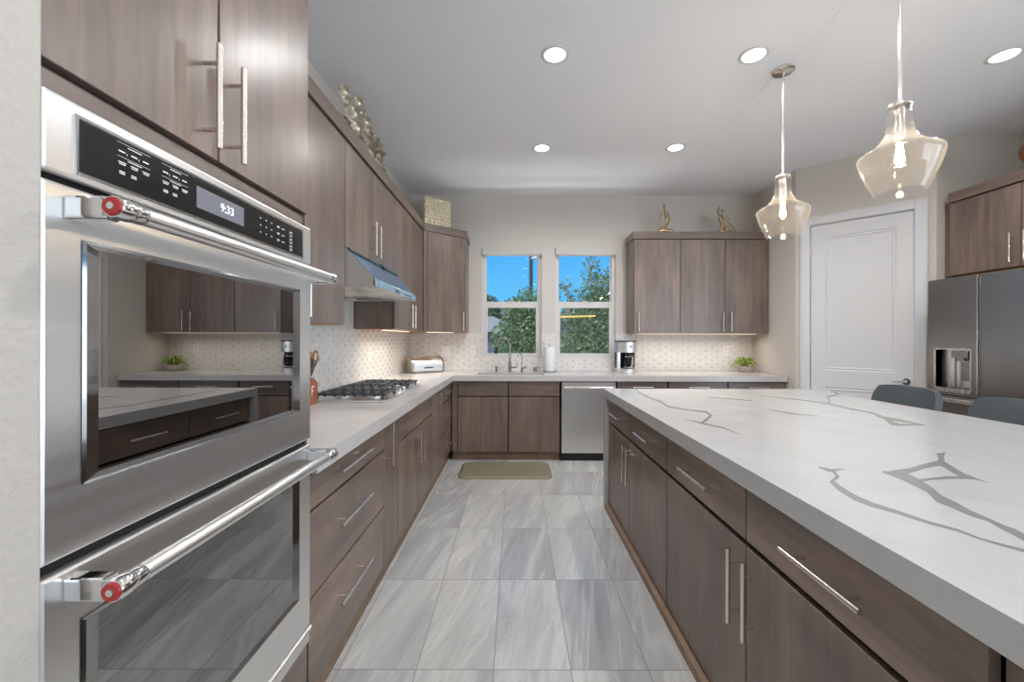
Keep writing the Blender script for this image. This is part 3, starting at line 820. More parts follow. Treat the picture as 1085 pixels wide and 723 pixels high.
def strip(name, label, face, a0, a1, d, z, power):
    t = thing(name, label, 'light strip', face.pt((a0 + a1) / 2, d, z), 'light strips under the wall cabinets')
    link('housing', face.box(a0, a1, d - .010, d + .010, z - .007, z), 'white plastic', t)
    link('diffuser', face.box(a0 + .004, a1 - .004, d - .007, d + .007, z - .0085, z - .0070), 'led strip', t)
    n = max(1, round((a1 - a0) / .5))
    area('strip_light', face.pt((a0 + a1) / 2, d, z - .010), (0, 0, -1), (a1 - a0) * .96 if face.M[0][0] else .012, .012 if face.M[0][0] else (a1 - a0) * .96, power, (1, .90, .78), 2.5, t)
DU = XU - LX - .0015
DUB = DU - .0095
ub = upper(FU, 'wall_cabinet', 'wall cabinet between the oven tower and the range hood', T1 + .006, 2.375, DU - .010, UB)
d = front(FU, ub, 'door', T1 + .006, 1.872, UB, UD, 'v'); pull(FU, d, 1.835, 1.50, .21, True)
d = front(FU, ub, 'door', 1.872, 2.375, UB, UD, 'v'); pull(FU, d, 1.908, 1.492, .185, True)
ub = upper(FU, 'wall_cabinet', 'short two-door wall cabinet directly above the range hood', 2.375, 3.345, DU - .010, 1.822)
d = front(FU, ub, 'door', 2.375, 2.861, 1.822, UD, 'v'); pull(FU, d, 2.808, 1.972, .222, True)
d = front(FU, ub, 'door', 2.861, 3.345, 1.822, UD, 'v'); pull(FU, d, 2.905, 1.968, .222, True)
ub = upper(FU, 'wall_cabinet', 'two-door wall cabinet between the range hood and the corner cabinet', 3.345, 4.368, DU - .010, UB)
d = front(FU, ub, 'door', 3.345, 3.868, UB, UD, 'v'); pull(FU, d, 3.812, 1.503, .215, True)
d = front(FU, ub, 'door', 3.868, 4.366, UB, UD, 'v'); pull(FU, d, 3.924, 1.503, .215, True)
link('end_panel', FU.box(3.3432, 3.3448, -DU + .010, -.021, UB + .0015, 1.820), 'stained wood upright grain', ub)
strip('under_cabinet_light', 'warm light strip under the wall cabinet beside the oven tower', FU, 1.70, 1.95, -.11, UB + .0015, 0.25)
strip('under_cabinet_light', 'warm light strip under the wall cabinet past the range hood', FU, 3.40, 4.25, -.115, UB + .0015, 2.2)

# corner cabinet with its diagonal door
P0 = Vector((XU, 4.372, 0)); P1 = Vector((-0.566, 4.742, 0))
cu = (P1 - P0).normalized(); co_ = Vector((cu.y, -cu.x, 0))
class FaceD(Face):
    def __init__(s, o, u, n): s.M = Matrix(((u.x, n.x, 0, o.x), (u.y, n.y, 0, o.y), (0, 0, 1, 0), (0, 0, 0, 1)))
FD = FaceD(P0, cu, co_)
cl_ = (P1 - P0).length
cc = thing('corner_wall_cabinet', 'diagonal corner wall cabinet left of the sink window with the textured square on top', 'wall cabinet', (-.95, 4.75, UB))
bk = BY - .0105; lk = LX + .0105
foot = [(lk, P0.y + .003), (P0.x - .022, P0.y + .003), (P0.x - .004, P0.y + .010), (P1.x - .008, P1.y + .010), (P1.x, P1.y + .026), (P1.x, bk), (lk, bk)]
m = MB(); m.prism(foot, 'Z', UB + .02, UT)
link('carcass', m, 'stained wood upright grain', cc)
m = MB(); m.prism([(x * 1.0, y) for x, y in foot], 'Z', UB + .002, UB + .0195)
link('bottom_panel', m, 'raw birch', cc, 'pale unfinished underside')
q = .016
m = MB(); m.prism([(lk, P0.y + .003), (P0.x + q, P0.y + .003), (P0.x + q, P0.y - .004), (P1.x + q * .9, P1.y - q * .35), (P1.x + q * .9, bk), (lk, bk)], 'Z', UT + .001, CTOP)
link('cornice', m, 'stained wood level grain', cc)
d = link('door', FD.box(.050, cl_ - .030, -.004, .016, UB + .002, UD - .002, bv=.0018), 'stained wood upright grain', cc)
m = MB(); m.M = FD.M
h = cl_ - .065
m.cyl((h, .050, 1.395), (h, .050, 1.605), .006, 14)
for z in (1.43, 1.57): m.cyl((h, .0155, z), (h, .050, z), .0043, 10)
link('handle', m, 'satin nickel', d)
link('stile', FD.box(.0, .047, -.004, .010, UB + .002, UD, bv=.001), 'stained wood upright grain', cc)
link('stile', FD.box(cl_ - .027, cl_, -.004, .010, UB + .002, UD, bv=.001), 'stained wood upright grain', cc)
strip('under_cabinet_light', 'warm light strip under the diagonal corner cabinet', FD, .10, cl_ - .10, -.10, UB + .0015, 1.3)

# right-hand wall cabinet of the back run
FR = Face('Y', 4.730, -1)
RD = BY - 4.730 - .0015
ub = upper(FR, 'wall_cabinet', 'three-door dark wall cabinet right of the windows with bronze figures on top', 1.346, 2.880, RD - .010, 1.368, cor0=.012, skin='stained wood upright grain')
for a0, a1, h in ((1.348, 1.876, 1.394), (1.876, 2.381, 2.352), (2.381, 2.880, 2.442)):
    d = front(FR, ub, 'door', a0, a1, 1.368, UD + .002, 'v'); pull(FR, d, h, 1.50, .22, True)
strip('under_cabinet_light', 'warm light strip under the three-door cabinet beside the windows', FR, 1.42, 2.80, -.12, 1.3695, 1.6)

# cabinet over the refrigerator
FF = Face('X', 3.625, -1)
ub = upper(FF, 'wall_cabinet', 'dark wall cabinet above the refrigerator', 2.50, 3.478, 4.30 - 3.625 - .002, 1.832, skin='stained wood upright grain')
d = front(FF, ub, 'door', 2.985, 3.478, 1.832, UD, 'v'); pull(FF, d, 3.028, 1.972, .215, True)
d = front(FF, ub, 'door', 2.50, 2.985, 1.832, UD, 'v'); pull(FF, d, 2.942, 1.972, .215, True)
for b0, b1 in ((3.4785, 3.5465), (2.455, 2.499)):
    nm = 'filler_panel'
    p = link(nm, MB().box(3.66, 4.298, b0, b1, 0.0 if b0 < 3 else 1.832, 2.440), 'stained wood upright grain', ub)

# ================================================================== refrigerator
FX = 3.382
Ff = Face('X', FX, -1)
Z1 = 1.783
fr_ = thing('refrigerator', 'dark stainless French-door refrigerator with an ice and water dispenser', 'refrigerator', (3.80, 3.03, 0))
A0, A1, SEAM = 2.662, 3.414, 3.038
link('body', MB().box(FX + .062, 4.26, A0 + .006, A1 - .006, .02, Z1 - .012), 'dark steel', fr_)
DZ = (.925, 1.222); DA_ = (3.094, 3.352)
m = MB(); m.M = Ff.M
m.box(SEAM + .003, A1, -.058, 0, .872, DZ[0], bv=.006); m.box(SEAM + .003, A1, -.058, 0, DZ[1], Z1, bv=.006)
m.box(SEAM + .003, DA_[0], -.058, 0, DZ[0] - .008, DZ[1] + .008, bv=.005); m.box(DA_[1], A1, -.058, 0, DZ[0] - .008, DZ[1] + .008, bv=.005)
dl = link('door', m, 'dark steel', fr_)
m = MB(); m.M = Ff.M
m.box(DA_[0] - .001, DA_[1] + .001, -.057, -.052, DZ[0] - .001, DZ[1] + .001)
for q in ((DA_[0] - .008, DA_[0], DZ[0] - .012, DZ[1] + .008), (DA_[1], DA_[1] + .008, DZ[0] - .012, DZ[1] + .008), (DA_[0], DA_[1], DZ[1], DZ[1] + .012), (DA_[0], DA_[1], DZ[0] - .030, DZ[0])):
    m.box(q[0], q[1], -.055, .004, q[2], q[3], bv=.002)
dp = link('dispenser', m, 'upright brushed steel', dl)
m = MB(); m.M = Ff.M
m.box(3.115, 3.235, -.052, -.004, DZ[1] - .060, DZ[1] - .006, bv=.004); m.cyl((3.175, -.026, DZ[1] - .085), (3.175, -.026, DZ[1] - .055), .030, 20)
m.box(3.12, 3.19, -.052, -.040, .985, 1.130, bv=.004)
m.cyl((3.225, -.03, .93), (3.225, -.03, 1.16), .006, 10)
link('nozzle', m, 'dark steel', dl)
dr_ = link('door', Ff.box(A0, SEAM - .003, -.058, 0, .872, Z1, bv=.006), 'dark steel', fr_)
# recessed finger edges between the two doors
link('edge_grip', Ff.box(SEAM + .003, SEAM + .012, -.01, .004, .90, Z1 - .02, bv=.002), 'upright brushed steel', dl)
link('edge_grip', Ff.box(SEAM - .012, SEAM - .003, -.01, .004, .90, Z1 - .02, bv=.002), 'dark steel', dr_)
for z0, z1 in ((.60, .864), (.07, .592)):
    d = link('drawer', Ff.box(A0, A1, -.058, 0, z0, z1, bv=.006), 'dark steel', fr_)
    m = MB(); m.M = Ff.M
    m.box(A0 + .05, A1 - .05, -.001, .030, z1 - .045, z1 - .018, bv=.006)
    link('handle', m, 'upright brushed steel', d)
link('base_grille', Ff.box(A0 + .01, A1 - .01, -.062, -.03, 0, .065), 'black plastic', fr_)

# ================================================================== range hood
hd = thing('range_hood', 'stainless under-cabinet range hood with a sloping front over the cooktop', 'range hood', (-1.04, 2.86, 1.596))
H0, H1, HXF = 2.380, 3.340, -.802
pr = [(LX + .010, 1.600), (HXF, 1.600), (HXF, 1.640), (-.968, 1.8185), (LX + .010, 1.8185)]
m = MB()
def frame3(p, y): return [(a, y, b) for a, b in p]
n = len(pr)
m._add(frame3(pr, H0) + frame3(pr, H1), [list(range(n))[::-1], list(range(n, 2 * n))] + [(i, (i + 1) % n, n + (i + 1) % n, n + i) for i in (1, 2, 3, 4)])
m.box(LX + .012, HXF - .004, H0 + .001, H1 - .001, 1.612, 1.618)
hb = link('canopy', m, 'brushed steel', hd, weld=False)
sv = Vector((-.968 - HXF, 0, 1.8185 - 1.640)); sl = sv.length; sv.normalize(); sn = Vector((sv.z, 0, -sv.x))
if sn.x < 0: sn = -sn
SM = Matrix(((sv.x, 0, sn.x, HXF), (0, 1, 0, 0), (sv.z, 0, sn.z, 1.640), (0, 0, 0, 1)))
m = MB(); m.M = SM; m.box(.012, sl - .030, H0 + .004, H1 - .004, -.001, .0025, bv=.001)  # thin panel added over the slope to carry the blue sheen
link('sheen_panel', m, 'blue sheen paint', hd, 'sloping front with a blue sheen put into its colour')
m = MB(); m.M = SM; m.box(sl - .030, sl - .004, H0 + .002, H1 - .002, -.001, .010, bv=.002)
link('top_rail', m, 'teal rail', hd, 'dark teal rail along the top')
m = MB(); m.M = SM; m.box(sl - .040, sl + .002, 2.96, 3.00, -.001, .016, bv=.003)
link('catch', m, 'black plastic', hd)
m = MB()
for k in range(3):
    y = H0 + .05 + k * .29
    m.box(LX + .06, HXF - .08, y, y + .27, 1.604, 1.611, bv=.002)
    for j in range(8): m.box(LX + .075 + j * .045, LX + .095 + j * .045, y + .012, y + .258, 1.602, 1.605)
link('filter', m, 'brushed steel', hd)
for y in (2.56, 3.16):
    link('lamp', MB().cyl((HXF - .045, y, 1.603), (HXF - .045, y, 1.611), .028, 20), 'white plastic', hd)
link('lip', MB().box(HXF - .012, HXF + .003, H0, H1, 1.600, 1.641, bv=.003), 'upright brushed steel', hd)
m = MB()
for k, y in enumerate((2.86, 3.02, 3.08, 3.14)): m.cyl((HXF + .002, y, 1.620), (HXF + .006, y, 1.620), .007, 14)
m.box(HXF + .002, HXF + .0045, 2.79, 2.825, 1.610, 1.632)
link('button', m, 'black plastic', hd)

# ================================================================== gas cooktop
ck = thing('gas_cooktop', 'stainless gas cooktop with black cast-iron grates set on the worktop', 'cooktop', (-1.0, 2.96, .9145))
KY0, KY1, KX0, KX1 = 2.512, 3.415, -1.235, -.778
link('tray', MB().box(KX0, KX1, KY0, KY1, .9145, .926, bv=.005), 'brushed steel', ck)
def burner(x, y, r):
    m = MB(); m.lathe([(r * 1.25, 0), (r * 1.25, .008), (r, .012), (r, .018), (0.001, .018)], (x, y, .926), 24)
    b = link('burner', m, 'brushed steel', ck)
    m = MB(); m.lathe([(r * .82, .0185), (r * .86, .022), (r * .80, .027), (.001, .028)], (x, y, .926), 24)
    link('burner_cap', m, 'cast iron', b)
for x, y, r in ((-1.10, 2.66, .036), (-.90, 2.66, .042), (-1.03, 2.963, .055), (-1.10, 3.265, .042), (-.90, 3.265, .034)): burner(x, y, r)
def grate(y0, y1, x0, x1):
    m = MB(); zt, b = .966, .011
    for y in (y0 + .006, y1 - .006): m.box(x0, x1, y - .006, y + .006, zt - .016, zt, bv=.002)
    for x in (x0 + .006, x1 - .006): m.box(x - .006, x + .006, y0, y1, zt - .016, zt, bv=.002)
    k = max(3, round((x1 - x0) / .062))
    for i in range(1, k):
        x = x0 + (x1 - x0) * i / k
        m.box(x - .005, x + .005, y0, y0 + (y1 - y0) * .40, zt - .012, zt + .006, bv=.002); m.box(x - .005, x + .005, y1 - (y1 - y0) * .40, y1, zt - .012, zt + .006, bv=.002)
        m.prism([(y0, .945), (y0 + .016, .945), (y0 + .020, zt + .006), (y0, zt)], 'X', x - .005, x + .005)
    for t in (.33, .67):
        y = y0 + (y1 - y0) * t; m.box(x0, x1, y - .005, y + .005, zt - .010, zt + .002, bv=.002)
    for x in (x0 + .012, x1 - .012):
        for y in (y0 + .012, y1 - .012): m.cyl((x, y, .9255), (x, y, zt - .008), .009, 10)
    link('grate', m, 'cast iron', ck)
grate(KY0 + .018, 2.808, KX0 + .015, KX1 - .020)
grate(2.812, 3.112, KX0 + .015, KX1 - .125)
grate(3.116, KY1 - .018, KX0 + .015, KX1 - .020)
for i in range(5):
    x, y = (-.835 + (-.028 if i % 2 else .012), 2.852 + .055 * i)
    m = MB(); m.lathe([(.020, 0), (.019, .004), (.0165, .022), (.0150, .026), (.001, .027)], (x, y, .926), 20); m.box(x - .017, x + .017, y - .004, y + .004, .948, .956, bv=.001)
    link('knob', m, 'chrome', ck)

# ================================================================== sink, taps
sk = thing('sink', 'undermount stainless sink in the back worktop below the window', 'sink', (-.055, 4.64, .70))
m = MB()
t = .003; x0, x1, y0_, y1_ = SX[0] - .004, SX[1] + .004, SY[0] - .004, SY[1] + .004
m.box(x0, x1, y0_, y1_, .690, .694); m.box(x0, x0 + t, y0_, y1_, .694, .8535); m.box(x1 - t, x1, y0_, y1_, .694, .8535)
m.box(x0, x1, y0_, y0_ + t, .694, .8535); m.box(x0, x1, y1_ - t, y1_, .694, .8535)
link('basin', m, 'tap nickel', sk)
link('drain', MB().cyl((-.05, 4.66, .694), (-.05, 4.66, .698), .045, 24), 'chrome', sk)
fc = thing('kitchen_faucet', 'tall gooseneck faucet with a dark spray head behind the sink', 'faucet', (-.062, 4.86, .9145))
m = MB()
m.lathe([(.027, 0), (.027, .006), (.019, .012), (.0175, .10), (.016, .12), (.001, .121)], (-.062, 4.86, .9145), 20)
arc = [(-.062, 4.86, 1.02), (-.062, 4.86, 1.225)] + [(-.062 - .075 * (1 - math.cos(a)), 4.86 - .03 * (1 - math.cos(a)) / 2, 1.225 + .085 * math.sin(a)) for a in [PI * k / 12 for k in range(1, 12)]] + [(-.213, 4.83, 1.222), (-.217, 4.828, 1.200)]
m.tube(arc, .0105, 12)
link('spout', m, 'tap nickel', fc)
link('spray_head', MB().tube([(-.216, 4.8285, 1.204), (-.221, 4.826, 1.165), (-.224, 4.825, 1.128)], [.013, .014, .0165], 14), 'black plastic', fc, 'dark spray head')
link('lever', MB().tube([(-.045, 4.86, .965), (.010, 4.855, .968), (.014, 4.855, .972), (.026, 4.85, 1.03)], [.010, .009, .006, .004], 10), 'tap nickel', fc)
f2 = thing('filtered_water_faucet', 'slim filtered water tap with its own lever beside the gooseneck faucet', 'faucet', (.078, 4.87, .9145))
m = MB(); m.lathe([(.018, 0), (.018, .005), (.012, .010), (.011, .05), (.001, .052)], (.078, 4.87, .9145), 16)
m.tube([(.078, 4.87, .95), (.078, 4.87, 1.10)] + [(.078 - .024 * (1 - math.cos(a)), 4.87 - .012 * (1 - math.cos(a)), 1.10 + .026 * math.sin(a)) for a in [PI * k / 8 for k in range(1, 8)]] + [(.031, 4.846, 1.085)], .0045, 10)
link('spout', m, 'tap nickel', f2)
link('lever', MB().tube([(.085, 4.865, .955), (.118, 4.855, .968), (.125, 4.853, .995)], [.008, .006, .004], 10), 'tap nickel', f2)
sp = thing('soap_dispenser', 'small soap pump standing left of the gooseneck faucet', 'soap dispenser', (-.222, 4.87, .9145))
link('pump', MB().lathe([(.016, 0), (.016, .004), (.0105, .008), (.0105, .05), (.013, .054), (.013, .064), (.001, .066)], (-.222, 4.87, .9145), 16), 'tap nickel', sp)
link('nozzle', MB().tube([(-.222, 4.87, .975), (-.222, 4.82, .976), (-.222, 4.815, .970)], .0045, 8), 'tap nickel', sp)
ag = thing('air_gap', 'short dark air gap cap between the filtered water tap and paper towels', 'air gap', (.238, 4.90, .9145))
link('cap', MB().lathe([(.022, 0), (.022, .052), (.018, .058), (.001, .060)], (.238, 4.90, .9145), 20), 'dark steel', ag)

# paper towels on their stand
pt = thing('paper_towel_holder', 'upright metal stand of the paper towel roll between the windows', 'paper towel holder', (.398, 4.88, .9145))
link('base', MB().lathe([(.078, 0), (.078, .008), (.070, .012), (.001, .012)], (.398, 4.88, .9145), 28), 'dark steel', pt)
m = MB(); m.cyl((.398, 4.88, .926), (.398, 4.88, 1.232), .005, 10); m.ball((.398, 4.88, 1.238), .010)
link('rod', m, 'satin nickel', pt)
pr_ = MB(); pr_.lathe([(.021, 0), (.066, 0), (.0675, .004), (.0675, .272), (.066, .276), (.021, .276)], (.398, 4.88, .9270), 40, closed=True)
tag(link('paper_towel_roll', pr_, 'paper', None), 'white paper towel roll on the stand between the two windows', 'paper towel')
# ================================================================== things on the worktops
ZW = .9147
cm = thing('coffee_maker', 'stainless and black drip coffee maker with a glass carafe beside the window', 'coffee maker', (1.305, 4.90, ZW))
cx, cy = 1.305, 4.895
def dshape(w, d, n=14):
    # rounded front footprint, flat back
    return [(cx - w / 2, cy + d / 2)] + [(cx - w / 2 * math.cos(PI * k / n), cy - d * .12 - d * .38 * math.sin(PI * k / n)) for k in range(n + 1)] + [(cx + w / 2, cy + d / 2)]
m = MB(); m.prism(dshape(.215, .235), 'Z', ZW, ZW + .045)
link('base', m, 'brushed steel', cm)
m = MB(); m.prism(dshape(.215, .235), 'Z', ZW + .232, ZW + .352)
h_ = link('brew_head', m, 'brushed steel', cm)
m = MB(); m.prism(dshape(.222, .24), 'Z', ZW + .352, ZW + .366)
link('lid', m, 'black plastic', cm)
m = MB(); m.box(cx - .1075, cx + .1075, cy + .02, cy + .1175, ZW + .045, ZW + .232)
link('back_column', m, 'black plastic', cm)
m = MB(); m.box(cx - .1075, cx - .080, cy - .040, cy + .02, ZW + .045, ZW + .232)
link('water_column', m, 'brushed steel', cm)
m = MB()
m.tube([(cx + .022, cy - .116, ZW + .298), (cx + .022, cy - .121, ZW + .298)], .020, 20)
link('dial', m, 'dark steel', h_)
m = MB(); m.lathe([(.050, 0), (.064, .012), (.068, .06), (.058, .11), (.044, .138), (.046, .150)], (cx + .016, cy - .045, ZW + .048), 28)
c_ = link('carafe', m, 'dark carafe', cm)
m = MB(); m.lathe([(.047, .150), (.047, .162), (.020, .170), (.001, .171)], (cx + .016, cy - .045, ZW + .048), 24)
link('carafe_lid', m, 'black plastic', c_)
m = MB(); m.lathe([(.0655, .008), (.0665, .018)], (cx + .016, cy - .045, ZW + .048), 28)
m.lathe([(.0475, .126), (.0475, .140)], (cx + .016, cy - .045, ZW + .048), 28)
link('band', m, 'chrome', c_)
m = MB(); m.tube([(cx + .030, cy - .090, ZW + .192), (cx + .036, cy - .128, ZW + .180), (cx + .034, cy - .130, ZW + .095), (cx + .026, cy - .108, ZW + .068)], [.008, .010, .010, .008], 10)
link('carafe_handle', m, 'satin nickel', c_)

# bread box set across the corner
bb = thing('bread_box', 'steel roll-top bread box standing in the corner of the worktop', 'bread box', (-1.0, 4.78, ZW))
th = math.radians(36); L_, D_, Hh = .385, .225, .180
ux, uy = math.cos(th), math.sin(th)
BM = Matrix(((ux, -uy, 0, -1.135), (uy, ux, 0, 4.600), (0, 0, 1, ZW + .0036), (0, 0, 0, 1)))
def roll(d, h, n=16, ins=0.0):
    pts = [(d - ins, ins), (ins + .02, ins), (ins, ins + .02), (ins, h * .45)]
    for k in range(1, n + 1):
        a = PI / 2 * k / n
        pts.append((ins + d * .62 * (1 - math.cos(a)), h * .45 + (h * .55 - ins) * math.sin(a)))
    pts += [(d - ins - .02, h - ins), (d - ins, h - ins - .03)]
    return pts
m = MB(); m.M = BM; m.prism(roll(D_, Hh, ins=.004), 'X', .012, L_ - .012)
link('body', m, 'brushed steel', bb)
for a in (0.0, L_ - .012):
    m = MB(); m.M = BM; m.prism(roll(D_, Hh), 'X', a, a + .012)
    e_ = link('end_cap', m, 'satin nickel', bb)
    m = MB(); m.M = BM
    rr = roll(D_, Hh)
    e2 = a if a > 0 else a + .012
    m.tube([(e2, y, z) for y, z in rr] + [(e2, rr[0][0], rr[0][1])], .0035, 8)
    link('rim', m, 'black plastic', e_)
m = MB(); m.M = BM; m.box(.14, .245, -.010, .003, .048, .062, bv=.003)
link('handle', m, 'black plastic', bb)

# knife block with knives and scissors, just past the oven tower
kb = thing('knife_block', 'reddish wooden knife block on the worktop beside the oven tower', 'knife block', (-1.175, 2.405, ZW))
KM = Matrix.Translation((-1.222, 2.405, ZW))
m = MB(); m.M = KM
prf = [(-.035, 0), (.066, 0), (.066, .122), (.020, .152), (-.035, .140)]
m.prism([(x, z) for x, z in prf], 'X', -.048, .050)
link('block', m, 'knife block wood', kb)
m = MB(); m.M = KM
for q in ((-.008, -.001, .055, .108), (-.001, .022, .101, .108), (-.001, .014, .078, .084)): m.box(.0498, .0506, q[0], q[1], q[2], q[3])
link('mark', m, 'white print', kb)
def knife(x, y, ln, rad, lean, lb):
    p = KM @ Vector((x, y, .1475))
    k = thing('kitchen_knife', lb, 'knife', p, 'knives in the block')
    dirv = Vector((lean, -.10, .95)).normalized()
    m = MB(); m.tube([p - dirv * .002, p + dirv * .012, p + dirv * .016], [.008, .010, .009], 10)
    link('bolster', m, 'chrome', k)
    m = MB(); m.tube([p + dirv * .015, p + dirv * (.015 + ln * .25), p + dirv * (.015 + ln * .6), p + dirv * (.015 + ln * .9), p + dirv * (.015 + ln)], [rad * .8, rad * 1.05, rad * .95, rad * 1.1, rad * .75], 12)
    link('handle', m, 'knife handle steel', k)
knife(.024, -.012, .105, .017, .42, 'thick-handled knife leaning toward the cooktop in the knife block')
knife(-.018, -.012, .120, .015, .20, 'knife in the middle of the knife block')
knife(-.036, .030, .130, .014, .05, 'long-handled knife at the wall side of the knife block')
sc = thing('kitchen_scissors', 'brass-coloured scissors standing handles up in the knife block', 'scissors', KM @ Vector((.012, .045, .130)))
p = KM @ Vector((.008, .040, .142))
for s_ in (-1, 1):
    m = MB()
    cpt = p + Vector((.022 + s_ * .019, .0, .135))
    m.tube([p + Vector((s_ * .003, 0, -.002)), p + Vector((.008 + s_ * .004, 0, .06)), cpt + Vector((-s_ * .004, 0, -.034))], .006, 10)
    ring = [cpt + Vector((.016 * math.cos(a), -.006 * math.cos(a), .034 * math.sin(a))) for a in [2 * PI * k / 18 for k in range(19)]]
    m.tube(ring, .0055, 10)
    link('handle', m, 'brass', sc)

# potted succulent
rnd = random.Random(4)
px_, py_ = 2.705, 4.900
pp = thing('potted_succulent', 'green spiky succulent in a grey pot at the wall end of the worktop', 'potted plant', (px_, py_, ZW))
link('pot', MB().lathe([(.001, .0), (.062, .0), (.078, .020), (.086, .055), (.084, .072), (.076, .072), (.074, .062), (.001, .060)], (px_, py_, ZW), 28), 'pot glaze', pp)
m = MB()
for k in range(26):
    a = 2.4 * k + .4; lift = k / 26
    R = .150 - .07 * lift + rnd.uniform(-.012, .012); hz = .052 + .070 * lift + rnd.uniform(-.008, .008); dr_p = .065 * (1 - lift)
    ca, sa = math.cos(a), math.sin(a)
    pts = []
    for q in (0, .2, .4, .6, .8, 1.0):
        rr = .014 + R * q
        pts.append((px_ + ca * rr, py_ + sa * rr * .85, ZW + .062 + hz * math.sin(min(1.0, q * 1.7) * PI / 2) - dr_p * max(0, q - .45) ** 1.5 * 2.2))
    m.tube(pts, [.007, .0095, .009, .0075, .0045, .0008], 6)
m.tube([(px_, py_, ZW + .06), (px_ - .003, py_, ZW + .15), (px_, py_, ZW + .19)], [.007, .006, .001], 6)
link('leaf', m, 'succulent leaf', pp)['kind'] = 'stuff'

# wall plates
def plate(name, label, cat, a, z, w, h, kind, face):
    t = thing(name, label, cat, face.pt(a, 0, z - h / 2), None)
    link('cover', face.box(a - w / 2, a + w / 2, .0003, .006, z - h / 2, z + h / 2, bv=.002), 'white plastic', t)
    if kind == 'outlet':
        for q in (-.022, .022):
            s_ = link('socket', face.box(a - .016, a + .016, .0055, .0075, z + q - .016, z + q + .016, bv=.001), 'white plastic', t)
            m = MB(); m.M = face.M
            m.box(a - .008, a - .005, .0072, .008, z + q - .004, z + q + .006); m.box(a + .005, a + .008, .0072, .008, z + q - .004, z + q + .006)
            link('slot', m, 'black gap', s_)
    else:
        n = 2 if w > .09 else 1
        for k in range(n):
            c = a + (k - (n - 1) / 2) * .046
            link('rocker', face.box(c - .016, c + .016, .0055, .010, z - .033, z + .033, bv=.002), 'white plastic', t)
fb = Face('Y', BY - .0092, -1); fl = Face('X', LX + .0092, 1)
plate('light_switch', 'white double switch plate on the splashback behind the bread box', 'light switch', -.847, 1.145, .116, .122, 'switch', fb)
plate('wall_outlet', 'white outlet on the splashback beside the sink window frame', 'outlet', -.520, 1.155, .075, .122, 'outlet', fb)
plate('wall_outlet', 'white outlet on the splashback near the potted succulent', 'outlet', 2.555, 1.165, .075, .122, 'outlet', fb)
plate('wall_outlet', 'white outlet on the side splashback past the cooktop', 'outlet', 3.68, 1.165, .075, .122, 'outlet', fl)

# ================================================================== ornaments above the cabinets
def figure(name, label, strokes, blobs, at):
    m = MB(); m.M = Matrix.Translation(at)
    for pts, rs in strokes: m.tube(pts, rs, 12)
    for c, r in blobs: m.ball(c, r, 2)
    o = link(name, m, 'bronze', None)
    md = o.modifiers.new('fuse', 'REMESH'); md.mode = 'VOXEL'; md.voxel_size = .0045; md.use_smooth_shade = True
    md2 = o.modifiers.new('smooth', 'SMOOTH'); md2.iterations = 4; md2.factor = .5
    return tag(o, label, 'figurine')
figure('bronze_figurine', 'bronze abstract figure sitting upright with folded legs above the wall cabinet',
       [([(-.055, 0, .022), (.02, -.01, .030), (.095, -.005, .024), (.12, 0, .016)], [.020, .026, .024, .012]),
        ([(.10, .0, .018), (.03, .01, .020), (-.05, .01, .018)], [.016, .018, .016]),
        ([(-.015, 0, .04), (.030, 0, .10), (.050, 0, .165), (.030, 0, .225), (.012, 0, .262)], [.022, .018, .022, .024, .010]),
        ([(.012, 0, .262), (.008, 0, .285)], [.010, .010]),
        ([(.052, 0, .225), (.066, 0, .170), (.052, 0, .115), (.010, 0, .070)], [.010, .009, .008, .007]),
        ([(-.015, 0, .235), (-.045, 0, .170), (-.050, 0, .120), (-.030, 0, .060)], [.010, .009, .008, .008])],
       [((.008, 0, .312), (.019, .018, .026))], (1.705, 4.80, CTOP + .001))
figure('bronze_figurine', 'bronze abstract figure stretching in a triangle pose above the wall cabinet',
       [([(-.095, 0, .016), (-.02, 0, .022), (.06, 0, .016), (.13, 0, .014)], [.012, .022, .018, .010]),
        ([(-.04, 0, .03), (-.030, 0, .09), (-.050, 0, .150), (-.062, 0, .200)], [.020, .018, .022, .018]),
        ([(-.062, 0, .200), (-.080, 0, .250), (-.072, 0, .290), (-.052, 0, .305)], [.013, .011, .010, .008]),
        ([(-.055, 0, .205), (-.020, 0, .215), (.020, 0, .190), (.060, 0, .140), (.055, 0, .165)], [.012, .010, .009, .011, .006]),
        ([(-.030, 0, .195), (.03, 0, .16), (.080, 0, .10), (.125, 0, .03), (.135, 0, .012)], [.012, .010, .010, .009, .010]),
        ([(-.025, 0, .10), (.015, 0, .055), (.045, 0, .02)], [.016, .016, .012])],
       [((-.030, 0, .262), (.017, .017, .023))], (2.415, 4.80, CTOP + .001))

